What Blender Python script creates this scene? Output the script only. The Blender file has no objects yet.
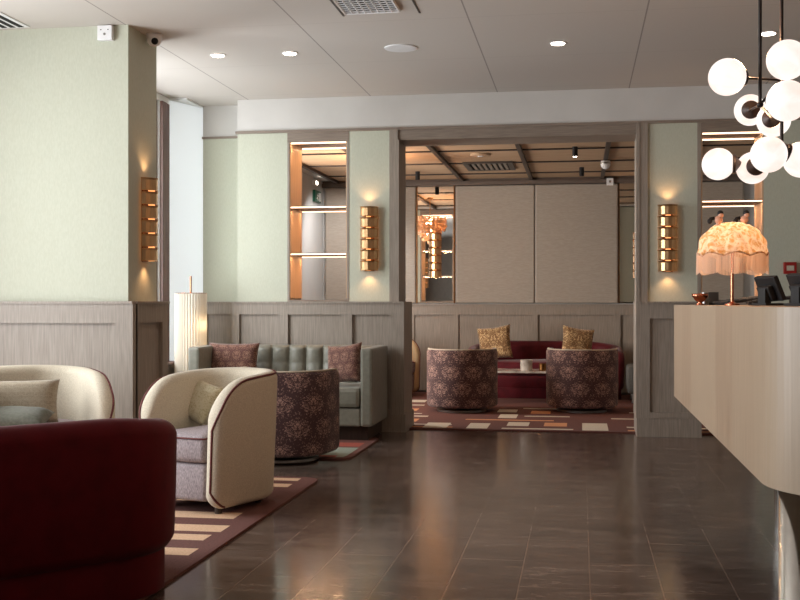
import bpy, bmesh, math, random
from mathutils import Vector, Matrix
random.seed(7)
C = bpy.context.scene.collection
PI = math.pi

# ------------------------------------------------------------------ materials
def srgb(r, g, b):
    def f(c):
        c /= 255.
        return c / 12.92 if c <= .04045 else ((c + .055) / 1.055) ** 2.4
    return (f(r), f(g), f(b), 1)

def base_mat(name, col, rough=.6, metal=0., spec=.5):
    m = bpy.data.materials.new(name); m.use_nodes = True
    nt = m.node_tree; b = nt.nodes['Principled BSDF']
    b.inputs['Base Color'].default_value = col
    b.inputs['Roughness'].default_value = rough
    b.inputs['Metallic'].default_value = metal
    b.inputs['Specular IOR Level'].default_value = spec
    return m, nt, b

def N(nt, t, **kw):
    n = nt.nodes.new(t)
    for k, v in kw.items():
        if k.startswith('i_'):
            n.inputs[k[2:].replace('_', ' ')].default_value = v
        else:
            setattr(n, k, v)
    return n

def noisy(name, c1, c2, scale=(5, 5, 5), nscale=1., detail=4, rough=.6, metal=0., bump=0., bdist=.002, spec=.5, lo=.35, hi=.65, coord='Object', sheen=0.):
    m, nt, b = base_mat(name, c1, rough, metal, spec)
    tc = N(nt, 'ShaderNodeTexCoord'); mp = N(nt, 'ShaderNodeMapping'); mp.inputs['Scale'].default_value = scale
    no = N(nt, 'ShaderNodeTexNoise'); no.inputs['Scale'].default_value = nscale; no.inputs['Detail'].default_value = detail
    rp = N(nt, 'ShaderNodeValToRGB')
    rp.color_ramp.elements[0].position = lo; rp.color_ramp.elements[0].color = c1
    rp.color_ramp.elements[1].position = hi; rp.color_ramp.elements[1].color = c2
    L = nt.links.new
    L(tc.outputs[coord], mp.inputs[0]); L(mp.outputs[0], no.inputs['Vector']); L(no.outputs['Fac'], rp.inputs[0]); L(rp.outputs[0], b.inputs['Base Color'])
    if bump:
        bp = N(nt, 'ShaderNodeBump'); bp.inputs['Strength'].default_value = bump; bp.inputs['Distance'].default_value = bdist
        L(no.outputs['Fac'], bp.inputs['Height']); L(bp.outputs[0], b.inputs['Normal'])
    if sheen:
        b.inputs['Sheen Weight'].default_value = sheen; b.inputs['Sheen Roughness'].default_value = .4
    return m

def emis(name, col, strength):
    m, nt, b = base_mat(name, col, .5)
    b.inputs['Emission Color'].default_value = col; b.inputs['Emission Strength'].default_value = strength
    return m

M = {}
M['plaster'] = noisy('white_plaster', srgb(236, 237, 236), srgb(240, 241, 240), (3, 3, 3), rough=.8)
M['band'] = noisy('band_plaster', srgb(196, 193, 188), srgb(202, 199, 194), (3, 3, 3), rough=.8)
M['green'] = noisy('pale_green_fabric_wall', srgb(184, 186, 168), srgb(190, 192, 175), (1, 1, .3), nscale=120, detail=4, rough=.85, bump=.05, bdist=.001)
M['wood'] = noisy('grey_oak', srgb(134, 123, 112), srgb(152, 141, 129), (1, 1, .05), nscale=110, detail=5, rough=.5, bump=.05, bdist=.001)
M['wood_h'] = noisy('grey_oak_across', srgb(122, 108, 96), srgb(140, 126, 113), (.05, 1, 1), nscale=110, detail=5, rough=.5, bump=.05, bdist=.001)
M['brown_frame'] = noisy('brown_frame_wood', srgb(96, 68, 60), srgb(122, 92, 82), (1, 1, .06), nscale=60, rough=.45)
M['beam'] = noisy('dark_beam', srgb(52, 42, 38), srgb(66, 55, 48), (1, 1, 1), nscale=30, rough=.5)
M['cornice'] = noisy('cornice_wood', srgb(92, 80, 72), srgb(108, 95, 86), (.06, 1, 1), nscale=60, rough=.5)
M['tanceil'] = noisy('tan_ceiling_panel', srgb(176, 148, 118), srgb(192, 164, 134), (.1, 1, 1), nscale=40, rough=.7)
M['pad'] = noisy('taupe_silk_panel', srgb(158, 148, 136), srgb(168, 158, 146), (.15, 1, 1), nscale=120, rough=.55, bump=.1, bdist=.001, sheen=.2)
M['oak_lit'] = noisy('led_lit_oak', srgb(186, 156, 126), srgb(200, 170, 140), (1, 1, .05), nscale=90, rough=.5)  # oak made paler and warmer, shelf LED light put into its colour
M['grey'] = noisy('grey_plaster', srgb(186, 186, 184), srgb(192, 192, 190), (2, 2, 2), rough=.8)
M['counterwood'] = None
M['brass'] = noisy('brushed_brass', srgb(206, 166, 122), srgb(218, 178, 132), (1, 1, .1), nscale=80, rough=.28, metal=1.)
M['brass_dark'] = noisy('aged_brass', srgb(120, 82, 46), srgb(140, 98, 58), (1, 1, 1), nscale=40, rough=.32, metal=1.)
M['copper'] = noisy('copper', srgb(196, 118, 88), srgb(206, 130, 98), (1, 1, 1), nscale=30, rough=.22, metal=1.)
M['bronze'] = noisy('dark_bronze', srgb(38, 28, 25), srgb(46, 35, 31), (1, 1, 1), nscale=30, rough=.45, metal=.2)
M['chrome'] = noisy('polished_steel', srgb(196, 196, 192), srgb(204, 204, 200), (1, 1, 1), nscale=20, rough=.12, metal=1.)
M['steel'] = noisy('brushed_steel', srgb(150, 148, 144), srgb(166, 164, 160), (1, 1, 1), nscale=60, rough=.3, metal=1.)
M['column'] = noisy('satin_steel', srgb(214, 212, 206), srgb(222, 220, 214), (1, 1, 1), nscale=20, rough=.13, metal=1.)
M['white'] = noisy('white_plastic', srgb(226, 226, 226), srgb(232, 232, 232), (5, 5, 5), rough=.4)
M['black'] = noisy('black_plastic', srgb(26, 25, 26), srgb(34, 33, 34), (9, 9, 9), rough=.55, spec=.25)
M['darkgrey'] = noisy('dark_grey_metal', srgb(66, 62, 58), srgb(76, 72, 68), (9, 9, 9), rough=.5)
M['darkin'] = noisy('dark_void', srgb(22, 20, 19), srgb(28, 26, 24), (9, 9, 9), rough=.9)
M['cream'] = noisy('cream_boucle', srgb(188, 177, 157), srgb(207, 197, 177), (1, 1, 1), nscale=160, detail=6, rough=.9, bump=.6, bdist=.002, sheen=.15)
M['tan'] = noisy('tan_shell_fabric', srgb(172, 150, 116), srgb(186, 164, 130), (1, 1, 1), nscale=160, detail=6, rough=.85, bump=.3, bdist=.0015)
M['piping'] = noisy('wine_piping', srgb(88, 34, 32), srgb(104, 44, 40), (20, 20, 20), rough=.7)
M['tweed'] = noisy('mauve_tweed', srgb(128, 116, 120), srgb(170, 158, 158), (1, 1, .3), nscale=220, detail=6, rough=.9, bump=.4, bdist=.001)
M['velvet'] = noisy('red_velvet', srgb(84, 4, 12), srgb(94, 6, 16), (1, 1, 1), nscale=12, rough=.7, sheen=.1, spec=.15)
M['velvet_dark'] = noisy('wine_velvet', srgb(74, 8, 18), srgb(88, 12, 24), (1, 1, 1), nscale=12, rough=.65, sheen=.2, spec=.25)
M['sage'] = noisy('sage_leather', srgb(114, 112, 100), srgb(124, 122, 110), (1, 1, 1), nscale=30, rough=.45, bump=.1, bdist=.001, sheen=.15)
M['slate'] = noisy('slate_fabric', srgb(84, 84, 82), srgb(96, 96, 92), (1, 1, 1), nscale=100, rough=.8)
M['marble'] = noisy('pale_marble', srgb(150, 140, 130), srgb(205, 198, 188), (3, 3, 3), nscale=3, detail=8, rough=.2)
M['darkwood'] = noisy('dark_stained_wood', srgb(46, 34, 28), srgb(60, 46, 38), (1, 1, .1), nscale=40, rough=.4)
M['olive_cush'] = noisy('olive_velvet_cushion', srgb(84, 84, 72), srgb(98, 98, 86), (1, 1, 1), nscale=60, rough=.8, sheen=.2)
M['paper'] = None
M['led'] = emis('warm_led', (1., .66, .44, 1), 2.6)
M['bulb'] = emis('warm_bulb', (1., .5, .2, 1), 12.)
M['dl'] = emis('downlight_lens', (1., .86, .72, 1), 12.)
M['glow'] = emis('sconce_core', (1., .42, .14, 1), 1.2)
M['green_sign'] = noisy('sign_green', srgb(10, 70, 52), srgb(12, 78, 58), (5, 5, 5), rough=.4)
M['redbox'] = noisy('red_call_point', srgb(140, 26, 22), srgb(150, 30, 26), (5, 5, 5), rough=.4)
M['rug_field'] = noisy('rug_russet', srgb(84, 44, 36), srgb(102, 58, 48), (1, 1, 1), nscale=90, rough=.95, bump=.5, bdist=.002)
M['rug_dark'] = noisy('rug_plum', srgb(88, 50, 43), srgb(104, 63, 54), (1, 1, 1), nscale=90, rough=.95, bump=.5, bdist=.002)
M['rug_cream'] = noisy('rug_cream', srgb(196, 160, 128), srgb(214, 180, 148), (1, 1, 1), nscale=90, rough=.95, bump=.5, bdist=.002)
M['rug_pale'] = noisy('rug_pale', srgb(186, 174, 156), srgb(202, 190, 172), (1, 1, 1), nscale=90, rough=.95, bump=.5, bdist=.002)
M['rug_orange'] = noisy('rug_orange', srgb(190, 130, 88), srgb(204, 144, 100), (1, 1, 1), nscale=90, rough=.95, bump=.5, bdist=.002)
M['rug_red'] = noisy('rug_red', srgb(134, 58, 44), srgb(150, 70, 54), (1, 1, 1), nscale=90, rough=.95, bump=.5, bdist=.002)
M['rug_teal'] = noisy('rug_teal', srgb(118, 126, 114), srgb(134, 142, 130), (1, 1, 1), nscale=90, rough=.95, bump=.5, bdist=.002)
M['fig_skin'] = noisy('figure_pink', srgb(196, 150, 128), srgb(206, 162, 140), (5, 5, 5), rough=.5)

def m_mirror():
    m, nt, b = base_mat('mirror_silver', (.86, .85, .83, 1), .02, 1.)
    return m
M['mirror'] = m_mirror()

def m_glass():
    m = bpy.data.materials.new('window_glass'); m.use_nodes = True; nt = m.node_tree; nt.nodes.clear()
    o = N(nt, 'ShaderNodeOutputMaterial'); t = N(nt, 'ShaderNodeBsdfTransparent'); g = N(nt, 'ShaderNodeBsdfGlossy'); g.inputs['Roughness'].default_value = .02
    x = N(nt, 'ShaderNodeMixShader'); x.inputs[0].default_value = .06
    nt.links.new(t.outputs[0], x.inputs[1]); nt.links.new(g.outputs[0], x.inputs[2]); nt.links.new(x.outputs[0], o.inputs[0])
    return m
M['glass'] = m_glass()

def m_floor():
    m, nt, b = base_mat('brown_stone_tile', srgb(80, 66, 58), .2)
    L = nt.links.new
    tc = N(nt, 'ShaderNodeTexCoord'); sp = N(nt, 'ShaderNodeSeparateXYZ'); cb = N(nt, 'ShaderNodeCombineXYZ')
    a = N(nt, 'ShaderNodeMath', operation='ADD'); a.inputs[1].default_value = 19.910      # a row joint at X = 0.04
    L(tc.outputs['Object'], sp.inputs[0]); L(sp.outputs[1], cb.inputs[0]); L(sp.outputs[0], a.inputs[0]); L(a.outputs[0], cb.inputs[1])
    br = N(nt, 'ShaderNodeTexBrick'); br.offset = .5; br.squash = 1
    br.inputs['Scale'].default_value = 1; br.inputs['Mortar Size'].default_value = .0024; br.inputs['Brick Width'].default_value = .9
    br.inputs['Row Height'].default_value = .285; br.inputs['Mortar Smooth'].default_value = .2
    br.inputs['Color1'].default_value = (.35, .35, .35, 1); br.inputs['Color2'].default_value = (.65, .65, .65, 1)
    br.inputs['Mortar'].default_value = (.5, .5, .5, 1)
    L(cb.outputs[0], br.inputs['Vector'])
    mp = N(nt, 'ShaderNodeMapping'); mp.inputs['Scale'].default_value = (1.2, 4, 1)
    L(tc.outputs['Object'], mp.inputs[0])
    mp2 = N(nt, 'ShaderNodeMapping'); mp2.inputs['Scale'].default_value = (5, 6, 1); L(tc.outputs['Object'], mp2.inputs[0])
    n1 = N(nt, 'ShaderNodeTexNoise'); n1.inputs['Scale'].default_value = 2.2; n1.inputs['Detail'].default_value = 10; n1.inputs['Roughness'].default_value = .82; n1.inputs['Distortion'].default_value = .8
    n2 = N(nt, 'ShaderNodeTexNoise'); n2.inputs['Scale'].default_value = 3; n2.inputs['Detail'].default_value = 12; n2.inputs['Roughness'].default_value = .7; n2.inputs['Distortion'].default_value = 1.
    L(mp.outputs[0], n1.inputs['Vector']); L(mp2.outputs[0], n2.inputs['Vector'])
    r1 = N(nt, 'ShaderNodeValToRGB'); e = r1.color_ramp.elements
    e[0].position = .37; e[0].color = srgb(54, 44, 40); e[1].position = .63; e[1].color = srgb(112, 98, 90)
    k = e.new(.5); k.color = srgb(86, 71, 64)
    L(n1.outputs['Fac'], r1.inputs[0])
    mx = N(nt, 'ShaderNodeMix', data_type='RGBA', blend_type='OVERLAY'); mx.inputs[0].default_value = .6
    L(r1.outputs[0], mx.inputs[6]); L(n2.outputs['Fac'], mx.inputs[7])
    mx3 = N(nt, 'ShaderNodeMix', data_type='RGBA', blend_type='OVERLAY'); mx3.inputs[0].default_value = .5
    L(mx.outputs[2], mx3.inputs[6]); L(br.outputs['Color'], mx3.inputs[7])
    mx2 = N(nt, 'ShaderNodeMix', data_type='RGBA'); mx2.inputs[7].default_value = srgb(150, 128, 112)
    mm = N(nt, 'ShaderNodeMath', operation='MULTIPLY'); mm.inputs[1].default_value = .55
    L(br.outputs['Fac'], mm.inputs[0]); L(mm.outputs[0], mx2.inputs[0]); L(mx3.outputs[2], mx2.inputs[6]); L(mx2.outputs[2], b.inputs['Base Color'])
    rr = N(nt, 'ShaderNodeMapRange'); rr.inputs[1].default_value = .3; rr.inputs[2].default_value = .7; rr.inputs[3].default_value = .11; rr.inputs[4].default_value = .22
    L(n2.outputs['Fac'], rr.inputs[0]); L(rr.outputs[0], b.inputs['Roughness'])
    bp = N(nt, 'ShaderNodeBump'); bp.inputs['Strength'].default_value = .03; bp.inputs['Distance'].default_value = .001
    L(n2.outputs['Fac'], bp.inputs['Height']); L(bp.outputs[0], b.inputs['Normal'])
    return m
M['floor'] = m_floor()

def m_ceiling():
    m, nt, b = base_mat('ceiling_panel', srgb(205, 198, 190), .75)
    L = nt.links.new
    tc = N(nt, 'ShaderNodeTexCoord'); sp = N(nt, 'ShaderNodeSeparateXYZ')
    L(tc.outputs['Object'], sp.inputs[0])
    def joint(sock, off, per, w, strength):
        a = N(nt, 'ShaderNodeMath', operation='ADD'); a.inputs[1].default_value = off; L(sock, a.inputs[0])
        p = N(nt, 'ShaderNodeMath', operation='PINGPONG'); p.inputs[1].default_value = per / 2; L(a.outputs[0], p.inputs[0])
        c = N(nt, 'ShaderNodeMath', operation='LESS_THAN'); c.inputs[1].default_value = w; L(p.outputs[0], c.inputs[0])
        s = N(nt, 'ShaderNodeMath', operation='MULTIPLY'); s.inputs[1].default_value = strength; L(c.outputs[0], s.inputs[0])
        return s.outputs[0]
    j1 = joint(sp.outputs[0], 11.35 + .717, 1.135, .005, .6)
    j2 = joint(sp.outputs[1], 12 - 8.35 + 1.2 * 2, 1.2, .004, .16)
    mxv = N(nt, 'ShaderNodeMath', operation='MAXIMUM'); L(j1, mxv.inputs[0]); L(j2, mxv.inputs[1])
    mx = N(nt, 'ShaderNodeMix', data_type='RGBA'); mx.inputs[6].default_value = srgb(196, 189, 181); mx.inputs[7].default_value = srgb(96, 88, 82)
    L(mxv.outputs[0], mx.inputs[0]); L(mx.outputs[2], b.inputs['Base Color'])
    return m
M['ceiling'] = m_ceiling()

def m_counter():
    m, nt, b = base_mat('pale_counter_veneer', srgb(200, 176, 150), .42)
    L = nt.links.new
    tc = N(nt, 'ShaderNodeTexCoord')
    uv = tc.outputs['UV']
    mp = N(nt, 'ShaderNodeMapping'); mp.inputs['Scale'].default_value = (90, 2.5, 1); L(uv, mp.inputs[0])
    n = N(nt, 'ShaderNodeTexNoise'); n.inputs['Scale'].default_value = 1; n.inputs['Detail'].default_value = 8; L(mp.outputs[0], n.inputs['Vector'])
    sp = N(nt, 'ShaderNodeSeparateXYZ'); L(uv, sp.inputs[0])
    dv = N(nt, 'ShaderNodeMath', operation='DIVIDE'); dv.inputs[1].default_value = .55; L(sp.outputs[0], dv.inputs[0])
    fl = N(nt, 'ShaderNodeMath', operation='FLOOR'); L(dv.outputs[0], fl.inputs[0])
    wn = N(nt, 'ShaderNodeTexWhiteNoise', noise_dimensions='1D'); L(fl.outputs[0], wn.inputs['W'])
    rp = N(nt, 'ShaderNodeValToRGB'); rp.color_ramp.elements[0].position = .3; rp.color_ramp.elements[0].color = srgb(160, 134, 110)
    rp.color_ramp.elements[1].position = .7; rp.color_ramp.elements[1].color = srgb(182, 157, 132); L(n.outputs['Fac'], rp.inputs[0])
    mx = N(nt, 'ShaderNodeMix', data_type='RGBA', blend_type='MIX'); L(rp.outputs[0], mx.inputs[6]); mx.inputs[7].default_value = srgb(184, 162, 137)
    m2 = N(nt, 'ShaderNodeMath', operation='MULTIPLY'); m2.inputs[1].default_value = .7; L(wn.outputs[0], m2.inputs[0]); L(m2.outputs[0], mx.inputs[0])
    L(mx.outputs[2], b.inputs['Base Color'])
    return m
M['counterwood'] = m_counter()

def m_damask(name, dark, dark2, light, su=.16, sv=.23, thr=.56):
    """symmetric half-drop floral motif from mirrored noise, laid on the UV map (metres)"""
    m, nt, b = base_mat(name, dark, .85)
    b.inputs['Sheen Weight'].default_value = .15
    L = nt.links.new
    def mt(op, a, c=None):
        n = N(nt, 'ShaderNodeMath', operation=op)
        for i, v in enumerate((a, c)):
            if v is None: continue
            if isinstance(v, (int, float)): n.inputs[i].default_value = v
            else: L(v, n.inputs[i])
        return n.outputs[0]
    tc = N(nt, 'ShaderNodeTexCoord'); sp = N(nt, 'ShaderNodeSeparateXYZ'); L(tc.outputs['UV'], sp.inputs[0])
    u = mt('DIVIDE', sp.outputs[0], su); v = mt('DIVIDE', sp.outputs[1], sv)
    row = mt('FLOOR', v); half = mt('MULTIPLY', mt('MODULO', mt('ADD', row, 100.), 2.), .5)
    uu = mt('SUBTRACT', mt('FRACT', mt('ADD', mt('ADD', u, 50.), half)), .5)
    au = mt('ABSOLUTE', uu)
    vv = mt('SUBTRACT', mt('FRACT', v), .5)
    cb = N(nt, 'ShaderNodeCombineXYZ'); L(au, cb.inputs[0]); L(vv, cb.inputs[1])
    n = N(nt, 'ShaderNodeTexNoise'); n.inputs['Scale'].default_value = 9.5; n.inputs['Detail'].default_value = 2.; n.inputs['Distortion'].default_value = 1.2
    L(cb.outputs[0], n.inputs['Vector'])
    r = mt('SQRT', mt('ADD', mt('MULTIPLY', mt('MULTIPLY', uu, uu), 1.4), mt('MULTIPLY', mt('MULTIPLY', vv, vv), 1.1)))
    edge = mt('SUBTRACT', .34, r)                                     # motif in the cell centre, sparse outside
    val = mt('ADD', n.outputs['Fac'], mt('MULTIPLY', edge, .5))
    ring = mt('ABSOLUTE', mt('SUBTRACT', val, thr))
    mask = mt('LESS_THAN', ring, .032)
    # small dots between the motifs
    vo = N(nt, 'ShaderNodeTexVoronoi'); vo.inputs['Scale'].default_value = 62; mpv = N(nt, 'ShaderNodeMapping'); L(tc.outputs['UV'], mpv.inputs[0]); L(mpv.outputs[0], vo.inputs['Vector'])
    dots = mt('MULTIPLY', mt('LESS_THAN', vo.outputs['Distance'], .26), .28)
    allm = mt('MAXIMUM', mt('MULTIPLY', mask, .85), dots)
    n3 = N(nt, 'ShaderNodeTexNoise'); n3.inputs['Scale'].default_value = 30; L(tc.outputs['UV'], n3.inputs['Vector'])
    mx0 = N(nt, 'ShaderNodeMix', data_type='RGBA'); mx0.inputs[6].default_value = dark; mx0.inputs[7].default_value = dark2; L(n3.outputs['Fac'], mx0.inputs[0])
    mx = N(nt, 'ShaderNodeMix', data_type='RGBA'); L(mx0.outputs[2], mx.inputs[6]); mx.inputs[7].default_value = light; L(allm, mx.inputs[0])
    L(mx.outputs[2], b.inputs['Base Color'])
    return m
M['damask'] = m_damask('plum_damask', srgb(58, 36, 40), srgb(76, 48, 46), srgb(180, 144, 130), .22, .17, .56)
M['cush_red'] = m_damask('russet_floral', srgb(70, 38, 32), srgb(100, 60, 48), srgb(160, 122, 100), .09, .1, .54)
M['cush_gold'] = m_damask('gold_leaf_pattern', srgb(104, 76, 48), srgb(130, 96, 58), srgb(222, 190, 140), .26, .30, .5)
M['cush_beige'] = m_damask('beige_leopard', srgb(150, 138, 118), srgb(176, 164, 142), srgb(120, 104, 84), .05, .05, .5)
M['cush_cream'] = m_damask('cream_brocade', srgb(186, 176, 146), srgb(200, 190, 160), srgb(160, 146, 112), .14, .16, .52)

def m_shade(name, col, trans=.5, emit=0., ecol=None, stripes=0):
    m, nt, b = base_mat(name, col, .8)
    col2 = stripes or col
    L = nt.links.new
    out = nt.nodes['Material Output']
    t = N(nt, 'ShaderNodeBsdfTranslucent'); t.inputs[0].default_value = col
    x = N(nt, 'ShaderNodeMixShader'); x.inputs[0].default_value = trans
    L(b.outputs[0], x.inputs[1]); L(t.outputs[0], x.inputs[2]); L(x.outputs[0], out.inputs[0])
    tc = N(nt, 'ShaderNodeTexCoord'); n = N(nt, 'ShaderNodeTexNoise'); n.inputs['Scale'].default_value = 40; L(tc.outputs['Object'], n.inputs['Vector'])
    n.inputs['Scale'].default_value = 16 if stripes else 40; n.inputs['Distortion'].default_value = 3 if stripes else 0
    rp = N(nt, 'ShaderNodeValToRGB'); rp.color_ramp.elements[0].color = col; rp.color_ramp.elements[1].color = col2; rp.color_ramp.elements[0].position = .42; rp.color_ramp.elements[1].position = .6
    L(n.outputs['Fac'], rp.inputs[0]); L(rp.outputs[0], b.inputs['Base Color']); L(rp.outputs[0], t.inputs[0])
    bp = N(nt, 'ShaderNodeBump'); bp.inputs['Strength'].default_value = .2; bp.inputs['Distance'].default_value = .001
    L(n.outputs['Fac'], bp.inputs['Height']); L(bp.outputs[0], b.inputs['Normal'])
    if emit:
        b.inputs['Emission Color'].default_value = ecol or col; b.inputs['Emission Strength'].default_value = emit
    return m
M['paper'] = m_shade('pleated_paper', srgb(226, 222, 212), .4)
M['wall_sheet'] = m_shade('backlit_wall_white', srgb(238, 240, 240), .6)  # translucent white for the sheet that replaces the corner wall
M['silk'] = m_shade('ruched_silk', srgb(238, 212, 184), .45, stripes=srgb(206, 156, 98))
M['fringe'] = m_shade('peach_fringe', srgb(246, 226, 206), .5)
M['capiz'] = m_shade('capiz_shell', srgb(236, 214, 190), .55)

def m_globe():
    m, nt, b = base_mat('alabaster_globe', srgb(236, 226, 218), .35)
    L = nt.links.new
    tc = N(nt, 'ShaderNodeTexCoord'); n = N(nt, 'ShaderNodeTexNoise'); n.inputs['Scale'].default_value = 7; n.inputs['Detail'].default_value = 4; n.inputs['Distortion'].default_value = 1.
    L(tc.outputs['Object'], n.inputs['Vector'])
    rp = N(nt, 'ShaderNodeValToRGB'); rp.color_ramp.elements[0].position = .3; rp.color_ramp.elements[0].color = (1, .74, .64, 1)
    rp.color_ramp.elements[1].position = .6; rp.color_ramp.elements[1].color = (1, .93, .88, 1)
    L(n.outputs['Fac'], rp.inputs[0]); L(rp.outputs[0], b.inputs['Emission Color']); b.inputs['Emission Strength'].default_value = .86; b.inputs['Base Color'].default_value = (.12, .11, .1, 1)
    return m
M['globe'] = m_globe()

# ------------------------------------------------------------------ mesh helpers
def obj(name, bm, mat, parent=None, smooth=False, loc=None, rot=None, recalc=True):
    if recalc: bmesh.ops.recalc_face_normals(bm, faces=bm.faces)
    me = bpy.data.meshes.new(name); bm.to_mesh(me); bm.free()
    for mm in (mat if isinstance(mat, (list, tuple)) else [mat]): me.materials.append(M[mm] if isinstance(mm, str) else mm)
    if smooth:
        for p in me.polygons: p.use_smooth = True
    o = bpy.data.objects.new(name, me); C.objects.link(o)
    if loc: o.location = loc
    if rot: o.rotation_euler = rot
    if parent: o.parent = parent
    return o

def bx(bm, x0, x1, y0, y1, z0, z1, bev=0., mi=0, mtx=None):
    vs = [bm.verts.new((x, y, z)) for x in (x0, x1) for y in (y0, y1) for z in (z0, z1)]
    F = [(0, 1, 3, 2), (4, 6, 7, 5), (0, 4, 5, 1), (2, 3, 7, 6), (0, 2, 6, 4), (1, 5, 7, 3)]
    fs = [bm.faces.new([vs[i] for i in f]) for f in F]
    for f in fs: f.material_index = mi
    if mtx: bmesh.ops.transform(bm, matrix=mtx, verts=vs)
    if bev:
        es = list({e for f in fs for e in f.edges})
        bmesh.ops.bevel(bm, geom=es, offset=bev, segments=2, profile=.6, affect='EDGES')
    return bm

def box(x0, x1, y0, y1, z0, z1, bev=0., mtx=None):
    return bx(bmesh.new(), x0, x1, y0, y1, z0, z1, bev, 0, mtx)

def lathe(bm, prof, seg=32, c=(0, 0, 0), mtx=None):
    rings = []
    vs_all = []
    for r, z in prof:
        if r < 1e-5: ring = [bm.verts.new((c[0], c[1], c[2] + z))]
        else: ring = [bm.verts.new((c[0] + r * math.cos(2 * PI * i / seg), c[1] + r * math.sin(2 * PI * i / seg), c[2] + z)) for i in range(seg)]
        rings.append(ring); vs_all += ring
    for a, b in zip(rings, rings[1:]):
        for i in range(seg):
            j = (i + 1) % seg
            if len(a) == 1 and len(b) == 1: continue
            if len(a) == 1: bm.faces.new((a[0], b[i], b[j]))
            elif len(b) == 1: bm.faces.new((a[i], a[j], b[0]))
            else: bm.faces.new((a[i], a[j], b[j], b[i]))
    if mtx: bmesh.ops.transform(bm, matrix=mtx, verts=vs_all)
    return bm

def cyl(bm, p0, p1, r, seg=16, r1=None):
    p0, p1 = Vector(p0), Vector(p1); d = p1 - p0
    q = d.to_track_quat('Z', 'Y').to_matrix().to_4x4()
    r1 = r if r1 is None else r1
    return lathe(bm, [(0, 0), (r, 0), (r1, d.length), (0, d.length)], seg, mtx=Matrix.Translation(p0) @ q)

def sphere(bm, c, r, seg=32, rings=20, cut=None, axis=None):
    prof = []
    for i in range(rings + 1):
        a = -PI / 2 + PI * i / rings
        if cut is not None and math.sin(a) > cut:
            prof.append((r * math.sqrt(1 - cut * cut), r * cut)); break
        prof.append((max(r * math.cos(a), 0) if 0 < i < rings else 0, r * math.sin(a)))
    if cut is not None: prof.append((0, prof[-1][1]))
    q = (Vector(axis).to_track_quat('Z', 'Y').to_matrix().to_4x4()) if axis else Matrix.Identity(4)
    return lathe(bm, prof, seg, mtx=Matrix.Translation(Vector(c)) @ q)

def tube(bm, pts, r, seg=8, closed=False):
    pts = [Vector(p) for p in pts]; n = len(pts); rings = []
    up = None
    for i, p in enumerate(pts):
        if closed: t = pts[(i + 1) % n] - pts[i - 1]
        else: t = pts[min(i + 1, n - 1)] - pts[max(i - 1, 0)]
        t.normalize()
        if up is None: up = Vector((0, 0, 1)) if abs(t.z) < .9 else Vector((1, 0, 0))
        a = t.cross(up)
        if a.length < 1e-4: a = t.cross(Vector((1, .3, 0)))
        a.normalize(); b = a.cross(t).normalized(); up = b
        rings.append([bm.verts.new(p + a * r * math.cos(2 * PI * k / seg) + b * r * math.sin(2 * PI * k / seg)) for k in range(seg)])
    for i in range(n if closed else n - 1):
        A, B = rings[i], rings[(i + 1) % n]
        for k in range(seg): bm.faces.new((A[k], A[(k + 1) % seg], B[(k + 1) % seg], B[k]))
    if not closed:
        bm.faces.new(rings[0]); bm.faces.new(rings[-1][::-1])
    return bm

def tag(o, label, cat, group=None):
    o['label'] = label; o['category'] = cat
    if group: o['group'] = group
    return o
def thing(name, label, cat, loc=(0, 0, 0), rz=0., group=None):
    o = bpy.data.objects.new(name, None); C.objects.link(o); o.location = loc; o.rotation_euler = (0, 0, rz)
    o.empty_display_size = .1
    return tag(o, label, cat, group)
def struct(name, bm, mat, parent=None, smooth=False):
    o = obj(name, bm, mat, parent, smooth)
    if parent is None: o['kind'] = 'structure'
    return o
def kids(o): return [c for c in bpy.data.objects if c.parent == o]
def dup(root, loc, rz, label, group=None):
    def cp(o, parent):
        c = o.copy(); C.objects.link(c)
        if parent: c.parent = parent
        for ch in kids(o): cp(ch, c)
        return c
    r = cp(root, None); r.location = loc; r.rotation_euler = (0, 0, rz); r['label'] = label
    if group: r['group'] = group
    return r

def point(name, loc, e, col, r=.03):
    l = bpy.data.lights.new(name, 'POINT'); l.energy = e; l.color = col; l.shadow_soft_size = r
    o = bpy.data.objects.new(name, l); C.objects.link(o); o.location = loc; return o
# ------------------------------------------------------------------ the room
ZC = 3.0           # hall ceiling
YW, YB = 9.74, 10.16   # front and rear face of the dividing wall
YI = 14.2          # rear wall of the lounge behind
DZ = 1.142          # top of the dado
XL = -4.5; XR = 3.6; YR = -3.0

struct('floor', box(XL - .2, XR + .2, YR - .2, YI + .3, -.12, 0), 'floor')
struct('ceiling', box(XL - .2, XR + .2, YR - .2, YB, ZC, ZC + .15), 'ceiling')
struct('wall_rear', box(XL - .2, XR + .2, YR - .2, YR, 0, ZC), 'wood')
struct('wall_right', box(XR, XR + .2, YR, YI, 0, ZC), 'wood')

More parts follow.
